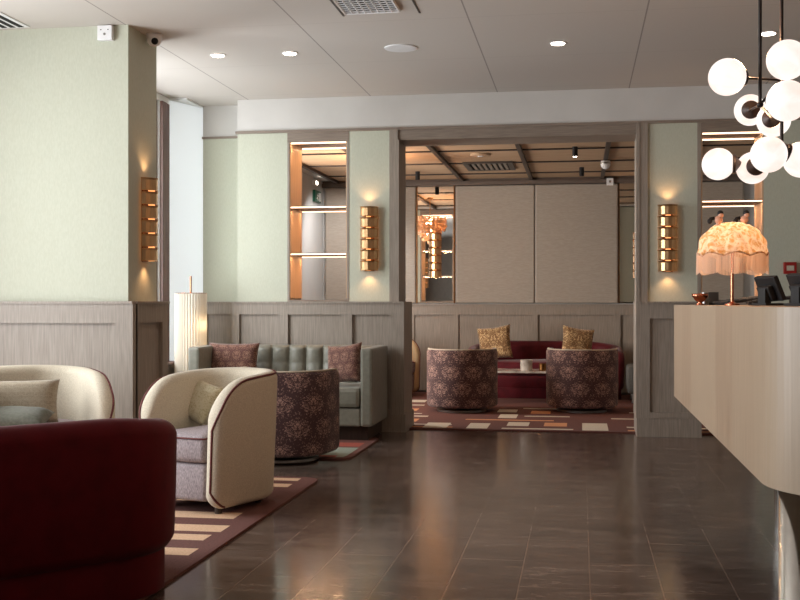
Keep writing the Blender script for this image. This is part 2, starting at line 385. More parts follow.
# left wall of the hall with two big windows
def wall_x(bm, x0, x1, y0, y1, z0, z1, holes):
    ys = y0
    for a, b, c, d in holes:
        bx(bm, x0, x1, ys, a, z0, z1); bx(bm, x0, x1, a, b, z0, c); bx(bm, x0, x1, a, b, d, z1); ys = b
    bx(bm, x0, x1, ys, y1, z0, z1)
    return bm
HW = [(-1.6, 1.2, .5, 2.75), (3.5, 6.3, .5, 2.75)]
struct('wall_left', wall_x(bmesh.new(), XL - .2, XL, YR, 7.5, 0, ZC, HW), 'plaster')
HB = [(7.6, 9.33, .62, 2.94)]
struct('wall_bay', wall_x(bmesh.new(), -3.88, -3.68, 7.42, 9.56, 0, ZC, HB), 'plaster')
def window(n, x, y0, y1, z0, z1, nm, mat='brown_frame', fw=.06):
    bm = bmesh.new()
    bx(bm, x - .14, x - .02, y0, y0 + fw, z0, z1); bx(bm, x - .14, x - .02, y1 - fw, y1, z0, z1)
    bx(bm, x - .14, x - .02, y0, y1, z0, z0 + fw); bx(bm, x - .14, x - .02, y0, y1, z1 - fw, z1)
    for k in range(1, nm):
        y = y0 + (y1 - y0) * k / nm; bx(bm, x - .13, x - .04, y - .025, y + .025, z0, z1)
    w = struct('window_%d' % n, bm, mat)
    obj('window_pane', box(x - .095, x - .085, y0 + .01, y1 - .01, z0 + .01, z1 - .01), 'glass', w)
    return w
window(1, XL, *HW[0], 3); window(2, XL, *HW[1], 4)
w3 = window(3, -3.68, *HB[0], 2)
obj('window_casing', bx(bx(bmesh.new(), -3.70, -3.655, 9.35, 9.45, .62, 2.94), -3.69, -3.665, 9.45, 9.54, .62, 2.94), 'brown_frame', w3)
obj('window_sill', box(-3.68, -3.56, 7.42, 9.56, .60, .622), 'brown_frame', w3)
obj('sill_panel', box(-3.68, -3.60, 7.42, 9.56, .0, .60), 'wood', w3)

# pillar
struct('wall_pillar', box(XL, -2.97, 6.98, 7.48, 0, ZC), 'green')
def panelled(x0, x1, yf, z0, z1, stiles, rail_t=.1, rail_b=.12, rec=.025, th=.05, cap=True, toward=-1):
    """dado run facing -Y (toward=-1): field, rails, stiles, cap moulding"""
    bm = bmesh.new(); s = toward
    def yb(a, b): return (min(yf + a * -s, yf + b * -s), max(yf + a * -s, yf + b * -s))
    a, b = yb(rec, th); bx(bm, x0, x1, a, b, z0, z1)
    a, b = yb(0, rec); bx(bm, x0, x1, a, b, z1 - rail_t, z1); bx(bm, x0, x1, a, b, z0, z0 + rail_b)
    for p, q in stiles: bx(bm, p, q, a, b, z0 + rail_b, z1 - rail_t)
    if cap:
        a, b = yb(-.012, th); bx(bm, x0 - .0, x1 + .0, a, b, z1, z1 + .016)
    return bm
struct('trim_1', panelled(XL, -2.905, 6.90, 0, DZ, [(XL, XL + .1), (-3.03, -2.905)], th=.08, rail_t=.13, rail_b=.2), 'wood')
bm = bmesh.new()
bx(bm, -2.97, -2.93, 6.98, 7.53, 0, DZ); bx(bm, -2.93, -2.905, 6.955, 7.53, DZ - .13, DZ); bx(bm, -2.93, -2.905, 6.955, 7.53, 0, .2)
bx(bm, -2.93, -2.905, 6.955, 6.985, .2, DZ - .13); bx(bm, -2.93, -2.905, 7.43, 7.53, .2, DZ - .13); bx(bm, -2.97, -2.893, 6.95, 7.54, DZ, DZ + .016)
struct('trim_2', bm, 'wood')

# dividing wall: the pieces around the two see-through niches and the wide opening
NL0, NL1 = -2.60, -2.07        # left niche
O0, O1 = -1.603, .485          # wide opening
NR0, NR1 = 1.02, 1.535         # right niche
bm = bmesh.new()
bx(bm, -3.09, XR, YW, YB, 2.705, ZC)
bx(bm, -3.51, -3.09, 10.0, YB, 2.705, ZC)
struct('wall_back', bm, 'band')
sheet_frame = struct('window_4', bx(bx(bmesh.new(), -3.70, -3.51, 10.0, YB, 0, .05), -3.70, -3.51, 9.56, YB, 2.985, ZC), 'plaster')  # sill and head of the added backlit sheet, no window here
bm = bmesh.new()                                    # translucent white sheet added in place of the corner wall, lit from behind
P5 = [(-3.68, 9.56), (-3.51, 10.0), (-3.515, 10.003), (-3.685, 9.563)]
A = [bm.verts.new((x, y, .05)) for x, y in P5]; B = [bm.verts.new((x, y, 2.985)) for x, y in P5]
bm.faces.new(A[::-1]); bm.faces.new(B)
for i in range(4): bm.faces.new((A[i], A[(i + 1) % 4], B[(i + 1) % 4], B[i]))
obj('backlit_wall_sheet', bm, 'wall_sheet', sheet_frame)
bm = bmesh.new()
bx(bm, -3.51, -3.09, 10.0, YB, DZ, 2.69)
bx(bm, -3.09, NL0 - .02, YW, YB, DZ, 2.69)
bx(bm, NL1 + .02, O0 - .075, YW, YB, DZ, 2.69)
bx(bm, O1 + .09, NR0 - .03, YW, YB, DZ, 2.69)
bx(bm, NR1 + .0, XR, YW, YB, 0, 2.69)
struct('wall_green_panels', bm, 'green')
# wood: band strip, headers, jambs
bm = bmesh.new()
bx(bm, -3.53, -3.09, 9.985, 10.02, 2.69, 2.71)
bx(bm, -3.105, XR, YW - .018, YW + .02, 2.688, 2.712)
bx(bm, NL0 - .02, NL1 + .02, YW - .004, YB, 2.60, 2.69)
bx(bm, O0, O1, YW - .004, YB, 2.60, 2.69)
bx(bm, NR0, NR1, YW - .004, YB, 2.60, 2.69)
struct('trim_3', bm, 'wood_h')
bm = bmesh.new()
bx(bm, NL0 - .02, NL0, YW - .004, YB, DZ + .015, 2.60); bx(bm, NL1, NL1 + .02, YW - .004, YB, DZ + .015, 2.60)
bx(bm, O0 - .075, O0, YW - .02, YB + .02, DZ + .016, 2.69); bx(bm, O0 - .012, O0 + .012, YW - .028, YW + .03, DZ + .016, 2.6)
bx(bm, O1, O1 + .09, YW - .02, YB + .02, DZ + .016, 2.69); bx(bm, O1 - .008, O1 + .02, YW - .028, YW + .03, DZ + .016, 2.69)
bx(bm, NR0 - .03, NR0, YW - .006, YB, 0, 2.69)
struct('trim_4', bm, 'wood')
# dado of the dividing wall, left of the opening
struct('trim_5', panelled(-3.12, -1.54, YW - .06, 0, DZ, [(-3.12, -3.055), (-2.69, -2.60), (-2.10, -2.01), (-1.66, -1.54)], th=.06, rail_b=.2), 'wood')
bm = bmesh.new(); bx(bm, -3.12, -1.54, YW, YB, 0, DZ + .016); bx(bm, -1.66, -1.525, YW - .07, YB + .02, 0, .16); struct('trim_6', bm, 'wood')
struct('trim_7', panelled(-3.53, -3.12, 9.93, 0, DZ, [(-3.53, -3.45)], th=.07, rail_b=.2), 'wood')
# pier right of the opening
bm = panelled(.475, 1.01, YW - .06, .16, DZ, [(.475, .59), (.985, 1.01)], th=.06, rail_t=.13, rail_b=.05)
bx(bm, .475, 1.01, YW, YB, .16, DZ + .016); bx(bm, .48, 1.02, YW - .055, YB + .02, 0, .16)
struct('trim_8', bm, 'wood')
# rear side of the dividing wall facing the lounge
bm = panelled(-3.33, -1.60, YB + .03, 0, DZ, [(-3.33, -3.25), (-2.7, -2.6), (-2.1, -2.0), (-1.69, -1.60)], th=.03, rec=.015, toward=1)
struct('trim_9', bm, 'wood')

# ------------------------------------------------------------------ lounge behind
ZI = 2.735
XIL = -3.33; XIR = 2.6
struct('wall_lounge_back', box(XIL - .2, XIR + .2, YI, YI + .2, 0, ZC), 'grey')
HL = [(10.55, 12.1, .5, 2.6)]
struct('wall_lounge_left', wall_x(bmesh.new(), XIL - .2, XIL, 10.3, YI, 0, ZC, HL), 'grey')
window(5, XIL, *HL[0], 2)
struct('wall_lounge_right', box(XIR, XIR + .2, YB, YI, 0, ZC), 'grey')
struct('ceiling_lounge', bx(box(-3.13, XIR, YB, YI, ZI, ZI + .1), XIL, -3.13, YB, YI, ZI + .0, ZI + .1, mi=1), ['tanceil', 'grey'])
bm = bmesh.new()
for x in (-3.13, -2.37, -1.49, -.61, .275, 1.16, 2.04): bx(bm, x - .022, x + .022, YB, YI, ZI - .035, ZI)
struct('trim_10', bm, 'beam')
bm = bmesh.new()
for y in (10.45, 11.48, 12.51, 13.54): bx(bm, -3.13, XIR, y - .016, y + .016, ZI - .014, ZI)
struct('trim_11', bm, 'beam')
struct('trim_12', bx(box(XIL, XIR, YI - .10, YI, 2.652, 2.70), XIL, XIR, YI - .06, YI, 2.70, ZI), 'cornice')
struct('trim_13', panelled(XIL, XIR, YI - .09, .02, DZ - .03, [(XIL, XIL + .1), (-2.72, -2.66), (-2.15, -2.11), (-1.62, -1.54), (-.59, -.53), (.42, .5), (.69, .76), (1.6, 1.68)], th=.09, rail_t=.12, rail_b=.16), 'wood')
bm = bmesh.new(); bx(bm, XIL, XIL + .03, YB + .04, 10.55, 0, DZ - .03); bx(bm, XIL, XIL + .03, 12.1, YI - .09, 0, DZ - .03); bx(bm, XIL, XIL + .03, 10.55, 12.1, 0, .49); struct('trim_14', bm, 'wood')

def pad_panel(x0, x1, label):
    bm = box(x0 + .004, x1 - .004, YI - .055, YI, DZ, 2.648, bev=.018)
    return tag(obj('padded_wall_panel', bm, 'pad', smooth=False), label, 'wall panel', 'padded silk panels of the lounge wall')
pad_panel(-3.30, -2.7, 'taupe padded wall panel at the lounge corner, seen through the lit shelves')
pad_panel(-2.7, -2.095, 'taupe padded wall panel just left of the chandelier-reflecting mirror')
pad_panel(-1.585, -.567, 'left of the two wide taupe padded wall panels above the red sofa')
pad_panel(-.567, .473, 'right of the two wide taupe padded wall panels above the red sofa')
pad_panel(.985, 2.0, 'shaded taupe padded wall panel seen through the shelves behind the counter')
def mirror(x0, x1, label):
    o = box(x0, x1, YI - .03, YI, DZ, 2.648)
    t = tag(obj('wall_mirror', o, 'mirror'), label, 'mirror')
    e = bmesh.new()
    for a in (x0, x1 - .012): bx(e, a, a + .012, YI - .045, YI - .03, DZ, 2.648)
    obj('mirror_edge', e, 'brass_dark', t)
mirror(-2.088, -1.592, 'tall narrow mirror left of the padded panels, reflecting a shell chandelier')
mirror(.478, .978, 'tall narrow mirror at the right end of the padded panels')

# ------------------------------------------------------------------ lit display shelves
def display(x0, x1, label, bottom):
    t = thing('display_shelves', label, 'shelves', (0, 0, 0))
    ya, yb = YW + .01, YB - .02
    for z in ((2.005, 1.58)):
        s = obj('shelf', box(x0, x1, ya, yb, z, z + .018, bev=.002), 'wood_h', t)
        obj('led_strip', box(x0 + .01, x1 - .01, ya - .004, ya + .008, z + .002, z + .012), 'led', s)
        obj('led_strip', box(x0 + .02, x1 - .02, yb - .02, yb - .012, z - .008, z), 'led', s)
    obj('led_strip', box(x0 + .01, x1 - .01, ya, ya + .012, 2.588, 2.6), 'led', t)
    obj('led_strip', box(x0 + .02, x1 - .02, yb - .02, yb - .008, 2.588, 2.6), 'led', t)
    obj('shelf', box(x0, x1, ya - .02, yb, bottom, bottom + .016), 'wood_h', t)
    for z in (2.585, 1.995, 1.57):
        for y in (ya + .02, yb - .03):
            l = bpy.data.lights.new('shelf_led', 'AREA'); l.shape = 'RECTANGLE'; l.size = x1 - x0 - .06; l.size_y = .008; l.energy = 1.3; l.color = (1, .55, .28)
            o = bpy.data.objects.new('shelf_led', l); C.objects.link(o); o.location = ((x0 + x1) / 2, y, z)
    return t
display(NL0, NL1, 'lit open shelves set through the wall above the green sofa', DZ + .016)
display(NR0, NR1, 'lit open shelves behind the reception counter and fringed lamp', DZ + .016)
obj_side = struct('trim_15', bx(box(NR1 - .012, NR1, YW, YB, 1.17, 2.6), NR0, NR0 + .012, YW, YB, 1.17, 2.6), 'oak_lit')  # niche side liners, LED light painted in as paler oak
struct('trim_16', bx(box(NL0, NL0 + .008, YW + .004, YB - .004, 1.19, 2.6), NL1 - .008, NL1, YW + .004, YB - .004, 1.19, 2.6), 'oak_lit')

# ------------------------------------------------------------------ brass wall sconces
def sconce(name_label, loc, rz, group='brass tiered wall lights'):
    t = thing('wall_sconce', name_label, 'wall light', loc, rz, group)      # wall behind at local y=0, light faces -y
    obj('back_plate', box(-.045, .045, -.012, 0, -.29, .29, bev=.002), 'brass_dark', t)
    core = bmesh.new(); cyl(core, (0, -.055, -.285), (0, -.055, .285), .022, 16); obj('glowing_tube', core, 'glow', t)
    for k in range(6):
        z = -.285 + k * .0965
        bm = bmesh.new()
        seg = 8; outer = []
        for i in range(seg + 1):
            a = PI * i / seg
            outer.append((math.cos(a), -math.sin(a)))
        for (za, zb, ra, rb) in ((z + .006, z + .075, .080, .080), (z + .075, z + .088, .080, .088), (z, z + .006, .088, .080)):
            A = [bm.verts.new((x * ra, -.012 + y * ra, za)) for x, y in outer]; B = [bm.verts.new((x * rb, -.012 + y * rb, zb)) for x, y in outer]
            A2 = [bm.verts.new((x * (ra - .004), -.012 + y * (ra - .004), za)) for x, y in outer]; B2 = [bm.verts.new((x * (rb - .004), -.012 + y * (rb - .004), zb)) for x, y in outer]
            for i in range(seg):
                bm.faces.new((A[i], A[i + 1], B[i + 1], B[i])); bm.faces.new((A2[i], B2[i], B2[i + 1], A2[i + 1]))
                bm.faces.new((A[i], A2[i], A2[i + 1], A[i + 1])); bm.faces.new((B[i], B[i + 1], B2[i + 1], B2[i]))
            bm.faces.new((A[0], B[0], B2[0], A2[0])); bm.faces.new((A[-1], A2[-1], B2[-1], B[-1]))
        obj('brass_shade', bm, 'brass', t, recalc=True)
    return t
def sconce_light(x, y, z, e=1.5):
    for s in (1, -1):
        l = bpy.data.lights.new('sconce_glow', 'SPOT'); l.energy = e; l.color = (1, .52, .24); l.shadow_soft_size = .02
        l.spot_size = math.radians(120); l.spot_blend = .8
        o = bpy.data.objects.new('sconce_glow', l); C.objects.link(o); o.location = (x, y, z + s * .302)
        o.rotation_euler = (PI, 0, 0) if s > 0 else (0, 0, 0)
s0 = sconce('tiered brass wall sconce on the green panel left of the wide opening', (-1.862, YW, 1.72), 0)
sconce_light(-1.862, YW - .055, 1.72)
dup(s0, (.742, YW, 1.70), 0, 'tiered brass wall sconce on the green panel right of the wide opening')
sconce_light(.742, YW - .055, 1.70)
dup(s0, (-2.97, 7.25, 1.72), PI / 2, 'dark-looking brass sconce on the shaded side of the big left pillar')
sconce_light(-2.915, 7.25, 1.72)
dup(s0, (-1.845, YI - .03, 1.76), 0, 'brass sconce mounted on the narrow lounge mirror under the chandelier reflection')
sconce_light(-1.845, YI - .09, 1.76, 1.5)
dup(s0, (.735, YI - .03, 1.74), 0, 'brass sconce on the right lounge mirror, mostly hidden by the door jamb')
sconce_light(.735, YI - .09, 1.74, 1.5)

# ------------------------------------------------------------------ upholstery builders
def u_path(W, yb, yf, Rc, n=72, bulge=0.):
    """U in plan, open toward -Y; returns dense list of (x, y, nx, ny) outward normals and arc length"""
    pts = []
    pts.append((-W / 2, yf)); m = 14
    for i in range(1, m + 1): pts.append((-W / 2, yf + (yb - Rc - yf) * i / m))
    for i in range(1, 25):
        a = PI - PI / 2 * i / 24; pts.append((-W / 2 + Rc + Rc * math.cos(a), yb - Rc + Rc * math.sin(a)))
    for i in range(1, 11): pts.append((-W / 2 + Rc + (W - 2 * Rc) * i / 10, yb))
    for i in range(1, 25):
        a = PI / 2 - PI / 2 * i / 24; pts.append((W / 2 - Rc + Rc * math.cos(a), yb - Rc + Rc * math.sin(a)))
    for i in range(1, m + 1): pts.append((W / 2, yb - Rc - (yb - Rc - yf) * i / m))
    q = [pts[0]]
    for p in pts[1:]:
        if math.hypot(p[0] - q[-1][0], p[1] - q[-1][1]) > 1e-5: q.append(p)
    cum = [0]
    for a, b in zip(q, q[1:]): cum.append(cum[-1] + math.hypot(b[0] - a[0], b[1] - a[1]))
    Ltot = cum[-1]
    def at(s):
        s = max(0, min(Ltot, s))
        for i in range(len(cum) - 1):
            if s <= cum[i + 1]: break
        f = (s - cum[i]) / (cum[i + 1] - cum[i]); a, b = q[i], q[i + 1]
        x, y = a[0] + (b[0] - a[0]) * f, a[1] + (b[1] - a[1]) * f
        a0, b0 = q[max(i - 1, 0)], q[min(i + 2, len(q) - 1)]
        tx, ty = b0[0] - a0[0], b0[1] - a0[1]; l = math.hypot(tx, ty)
        return x, y, -ty / l, tx / l
    return at, Ltot

def shell(at, L, ztop, z0, th, r1, r2, lean=.0, K=28, piping=True, uv=True):
    """thick upholstered wrap; ztop(f) with f=|s|/(L/2); rounded end corners r1 (top), r2 (bottom)"""
    h = L / 2
    es = [0.0005, .004, .012, .022, .034, .048, .065, .085, .11, .14, .17, .2, .24, .28]
    es = [e for e in es if e < h * .8]
    ss = [-h + e for e in es]
    n = 44; a = ss[-1]
    ss += [a + (-2 * a) * i / n for i in range(1, n)] + [h - e for e in reversed(es)]
    bm = bmesh.new(); uvl = bm.loops.layers.uv.new('UVMap'); rings = []; top = []; info = []
    for s in ss:
        e = h - abs(s); f = abs(s) / h
        zt = ztop(f); zb = z0
        if e < r1: zt -= r1 - math.sqrt(max(0, r1 * r1 - (r1 - e) ** 2))
        if e < r2: zb += r2 - math.sqrt(max(0, r2 * r2 - (r2 - e) ** 2))
        t = th / 2
        if e < t: t *= max(.06, math.sqrt(max(0, 1 - (1 - e / t) ** 2)))
        x, y, nx, ny = at(s + h)
        hz = (zt - zb) / 2; cz = (zt + zb) / 2; cr = min(t, hz) * .98
        ring = []
        prof = []
        for k in range(K):
            ang = 2 * PI * k / K
            # rounded rectangle (n, z)
            cx_, sz_ = math.cos(ang), math.sin(ang)
            if k < K / 4 or k > 3 * K / 4: pass
            nn = (t - cr) * (1 if cx_ > 0 else -1) + cr * cx_
            zz = (hz - cr) * (1 if sz_ > 0 else -1 if sz_ < 0 else 0) + cr * sz_
            prof.append((nn, zz))
        for nn, zz in prof:
            ln = lean * ((cz + zz) - z0) / .8
            ring.append((bm.verts.new((x + nx * (nn + ln), y + ny * (nn + ln), cz + zz)), s, cz + zz))
        rings.append(ring)
        ln = lean * (zt - z0) / .8; ln2 = lean * (zb - z0) / .8
        info.append((s, Vector((x + nx * (t * .72 + ln), y + ny * (t * .72 + ln), zt - t * .22)), Vector((x + nx * (t * .72 + ln2), y + ny * (t * .72 + ln2), zb + t * .22)), e))
    for A, B in zip(rings, rings[1:]):
        for k in range(K):
            q = (A[k], A[(k + 1) % K], B[(k + 1) % K], B[k])
            f = bm.faces.new([v[0] for v in q])
            for lp, v in zip(f.loops, q): lp[uvl].uv = (v[1], v[2])
    bm.faces.new([v[0] for v in rings[0]]); bm.faces.new([v[0] for v in rings[-1]][::-1])
    pts = [i[2] for i in info if i[0] < 0 and i[3] < r2 * .9][::-1] + [i[1] for i in info] + [i[2] for i in info if i[0] > 0 and i[3] < r2 * .9][::-1]
    return bm, pts

def plan_block(at, L, inset, yf, z0, z1, bulge=.03, bev=.02, dome=0.):
    """solid filling the inside of the U, from z0 to z1, rounded edges"""
    pts = []
    n = 40
    for i in range(n + 1):
        x, y, nx, ny = at(L * i / n); x -= nx * inset; y -= ny * inset
        if y > yf + .02: pts.append((x, y))
    x0, x1 = pts[0][0], pts[-1][0]
    m = 14; front = [(x1 + (x0 - x1) * i / m, yf - bulge * math.sin(PI * i / m)) for i in range(m + 1)]
    pl = pts + front
    bm = bmesh.new()
    cx = sum(p[0] for p in pl) / len(pl); cy = sum(p[1] for p in pl) / len(pl)
    layers = [(z0, -bev), (z0 + bev * .3, -bev * .3), (z0 + bev, 0), (z1 - bev, 0), (z1 - bev * .3, -bev * .3), (z1, -bev)]
    rings = []
    for z, o in layers:
        r = []
        for x, y in pl:
            d = math.hypot(x - cx, y - cy); k = (d + o) / d
            r.append(bm.verts.new((cx + (x - cx) * k, cy + (y - cy) * k, z)))
        rings.append(r)
    for A, B in zip(rings, rings[1:]):
        for i in range(len(pl)): bm.faces.new((A[i], A[(i + 1) % len(pl)], B[(i + 1) % len(pl)], B[i]))
    c0 = bm.verts.new((cx, cy, z0)); c1 = bm.verts.new((cx, cy, z1 + dome))
    for i in range(len(pl)):
        j = (i + 1) % len(pl); bm.faces.new((rings[0][i], c0, rings[0][j])); bm.faces.new((rings[-1][i], rings[-1][j], c1))
    edge = [Vector((cx + (x - cx) * 1.002, cy + (y - cy) * 1.002, z1 - bev * .6)) for x, y in pl]
    return bm, edge

def tub_chair(label, loc, rz, fabric='cream', seat='tweed', group=None, W=.465, H=.755, yf=-.335):
    t = thing('tub_armchair', label, 'armchair', loc, rz, group)
    at, L = u_path(W, .28, yf, min(.24, W * .46))
    sh, pts = shell(at, L, lambda f: H - .06 * f * f, .03, .10, .25, .11, lean=.03)
    o = obj('wraparound_shell', sh, fabric, t, smooth=True)
    pb = tube(bmesh.new(), pts, .0065, 8); obj('piping', pb, 'piping', o, smooth=True)
    bm, e = plan_block(at, L, .055, -.30, .07, .27, bulge=.015, bev=.02); obj('seat_base', bm, seat, t, smooth=True)
    bm, e = plan_block(at, L, .05, -.315, .275, .43, bulge=.02, bev=.035, dome=.02); c = obj('seat_cushion', bm, seat, t, smooth=True)
    obj('cushion_piping', tube(bmesh.new(), e, .005, 6, True), 'piping', c, smooth=True)
    for sx, sy in ((-.2, -.22), (.2, -.22), (-.17, .16), (.17, .16)):
        f = bmesh.new(); cyl(f, (sx, sy, 0), (sx, sy, .075), .02, 12); obj('leg', f, 'darkwood', t, smooth=False)
    return t

RG = .012   # rug thickness
chA = tub_chair('cream tub armchair with one small cushion, beside the plum damask barrel chair', (-2.03, 6.01, RG), -.38, 'cream')
chB = tub_chair('cream tub armchair at left edge, in front of the pillar, with two cushions', (-3.20, 6.06, RG), PI / 4, 'cream', W=.70)
tub_chair('tan tub armchair in the lounge peeking past the left jamb of the opening', (-2.40, 13.25, RG), 1.1, 'tan', W=.68)

def barrel_chair(label, loc, rz, group='plum damask barrel chairs'):
    t = thing('barrel_chair', label, 'armchair', loc, rz, group)
    at, L = u_path(.66, .33, -.22, .33)
    sh, pts = shell(at, L, lambda f: .656 + .0 * f, .05, .085, .09, .07, lean=-.0)
    o = obj('barrel_back', sh, 'damask', t, smooth=True)
    rim = tube(bmesh.new(), [Vector((p.x * .985, p.y * .985, p.z + .006)) for p in pts], .007, 6); obj('rim_piping', rim, 'rug_pale', o, smooth=True)
    bm, e = plan_block(at, L, .05, -.28, .09, .27, bulge=.06, bev=.02); obj('seat_base', bm, 'damask', t, smooth=True)
    bm, e = plan_block(at, L, .046, -.30, .275, .42, bulge=.06, bev=.035, dome=.02); obj('seat_cushion', bm, 'damask', t, smooth=True)
    b = lathe(bmesh.new(), [(0, 0), (.26, 0), (.26, .02), (.10, .045), (.10, .085), (0, .085)], 40); obj('swivel_base', b, 'steel', t)
    return t
def put_barrel(label, loc, rz):
    return barrel_chair(label, loc, rz)
b0 = put_barrel('plum damask barrel chair behind the cream armchair, facing the green sofa', (-2.14, 7.83, RG), PI - .12)
b1 = dup(b0, (-1.225, 11.60, RG), PI + .1, 'left of the two plum damask barrel chairs in the lounge beyond the opening')
b2 = dup(b0, (.02, 11.78, RG), PI - .05, 'right of the two plum damask barrel chairs in the lounge beyond the opening')

def red_sofa(label, loc, rz, W, D, Rc, H, th, mat, name='curved_sofa', z0=.1):
    t = thing(name, label, 'sofa', loc, rz)
    at, L = u_path(W, D * .5, -D * .5, Rc)
    sh, pts = shell(at, L, lambda f: H - .16 * max(0, f - .35), z0, th, .16, .05, lean=.02)
    obj('wraparound_back', sh, mat, t, smooth=True)
    bm, e = plan_block(at, L, -th / 2 + .035, -D * .5 + .01, .0, z0 + .03, bulge=.0, bev=.008); obj('plinth', bm, mat, t, smooth=True)
    bm, e = plan_block(at, L, th * .45, -D * .5 + .03, z0 + .02, .27, bulge=.03, bev=.02); obj('seat_base', bm, mat, t, smooth=True)
    bm, e = plan_block(at, L, th * .45, -D * .5 + .02, .275, .43, bulge=.04, bev=.04, dome=.02); obj('seat_cushion', bm, mat, t, smooth=True)
    return t
# foreground sofa: its back toward the camera, right end near (-1.62, 4.2)
fs_rz = math.atan2(-.64, -.77)      # direction the sofa back runs
red_sofa('dark red velvet curved sofa in the left foreground, seen from behind', (-2.43, 3.83, RG), -2.264, 1.62, .85, .22, .70, .16, 'velvet', z0=.15)
red_sofa('wine red sofa against the lounge wall behind the two barrel chairs', (-.425, 13.55, RG), 0, 1.72, .74, .30, .66, .15, 'velvet_dark')

# ------------------------------------------------------------------ cushions
def pillow(name, label, w, h, t, mat, loc, rot, group=None, pinch=.05):
    n = 16; bm = bmesh.new(); uvl = bm.loops.layers.uv.new('UVMap'); F = {}; B = {}
    for i in range(n + 1):
        for j in range(n + 1):
            u, v = 2 * i / n - 1, 2 * j / n - 1
            x = u * w / 2 * (1 - pinch * (1 - v * v)); z = v * h / 2 * (1 - pinch * (1 - u * u))
            d = t / 2 * (max(0, (1 - u ** 4)) * max(0, (1 - v ** 4))) ** .6 * (1 + .04 * math.sin(7 * u + 3 * v))
            F[i, j] = (bm.verts.new((x, -d, z)), (x, z))
            B[i, j] = F[i, j] if i in (0, n) or j in (0, n) else (bm.verts.new((x, d, z)), (x, z))
    for G, s in ((F, 1), (B, -1)):
        for i in range(n):
            for j in range(n):
                q = [G[i, j], G[i + 1, j], G[i + 1, j + 1], G[i, j + 1]]
                if s < 0: q = q[::-1]
                f = bm.faces.new([a[0] for a in q])
                for lp, a in zip(f.loops, q): lp[uvl].uv = a[1]
    o = obj(name, bm, mat, smooth=True, recalc=True, loc=loc, rot=rot)
    tag(o, label, 'cushion', group)
    return o
# euler XYZ: tilt back about x, turn about z
pillow('cushion', 'small cream brocade cushion leaning in the cream armchair', .25, .25, .09, 'cush_cream', (-2.19, 6.14, .585), (-.5, .3, -.4), pinch=.08)
pillow('cushion', 'beige spotted cushion standing on the armchair at left edge', .46, .26, .14, 'cush_beige', (-3.22, 5.98, .575), (-.3, .0, .35), pinch=.06)
pillow('cushion', 'flat olive velvet cushion lying in front of the beige spotted one', .42, .24, .12, 'olive_cush', (-3.12, 5.72, .50), (-1.35, .0, .2), pinch=.06)
pillow('cushion', 'russet floral cushion at the left end of the green sofa', .46, .34, .14, 'cush_red', (-2.98, 9.27, .635), (-.22, .0, .02), pinch=.08)
pillow('cushion', 'russet floral cushion leaning against the right arm of the green sofa', .36, .34, .13, 'cush_red', (-1.955, 9.10, .635), (-.2, -.12, -.42), pinch=.1)
pillow('cushion', 'gold and brown patterned cushion on the left end of the wine red lounge sofa', .42, .42, .15, 'cush_gold', (-1.02, 13.42, .66), (-.25, -.14, -.12), pinch=.09)
pillow('cushion', 'gold leaf patterned cushion on the right end of the wine red lounge sofa', .40, .40, .15, 'cush_gold', (-.03, 13.38, .66), (-.25, .16, .3), pinch=.09)

# ------------------------------------------------------------------ sage channel sofa
def sage_sofa():
    t = thing('tufted_sofa', 'sage green tufted sofa against the panelled dado', 'sofa', (0, 0, 0))
    x0, x1, yf, yb = -3.26, -1.68, 8.90, 9.655
    for (a, b) in ((x0, x0 + .10), (x1 - .10, x1)):
        obj('arm', box(a, b, yf, yb, .13, .775, bev=.022), 'sage', t, smooth=False)
    obj('back_frame', box(x0 + .1, x1 - .1, yb - .09, yb, .13, .765, bev=.02), 'sage', t)
    # tufted back: vertical channels with a row of cross tucks
    w = x1 - x0 - .2; n = 9; nx, nz = n * 12, 22
    bm = bmesh.new(); G = []
    for i in range(nx + 1):
        col = []
        u = i / nx * n; fu = u - math.floor(u); cu = (abs(math.sin(PI * u))) ** .45
        for j in range(nz + 1):
            v = j / nz; z = .42 + v * .352
            cv = (abs(math.sin(PI * (v * 1.6 + .1)))) ** .4 if v < .97 else .45
            d = .055 * cu * (0.6 + .4 * cv) * (min(1, (1 - v) * 9 + .2)) ** .5
            col.append(bm.verts.new((x0 + .1 + w * i / nx, yb - .10 - .05 - d + .04 * v, z)))
        G.append(col)
    for i in range(nx):
        for j in range(nz): bm.faces.new((G[i][j], G[i + 1][j], G[i + 1][j + 1], G[i][j + 1]))
    # close the top to the frame
    topb = [bm.verts.new((G[i][nz].co.x, yb - .02, .772)) for i in range(nx + 1)]
    for i in range(nx): bm.faces.new((G[i][nz], G[i + 1][nz], topb[i + 1], topb[i]))
    obj('tufted_back', bm, 'sage', t, smooth=True, recalc=False)
    obj('seat_cushion', box(x0 + .1, x1 - .1, yf - .01, yb - .14, .285, .45, bev=.035), 'sage', t, smooth=False)
    obj('seat_base', box(x0 + .1, x1 - .1, yf + .01, yb - .1, .13, .28, bev=.015), 'sage', t)
    obj('plinth', box(x0 + .05, x1 - .05, yf + .08, yb - .03, 0.012, .13), 'darkwood', t)
sage_sofa()

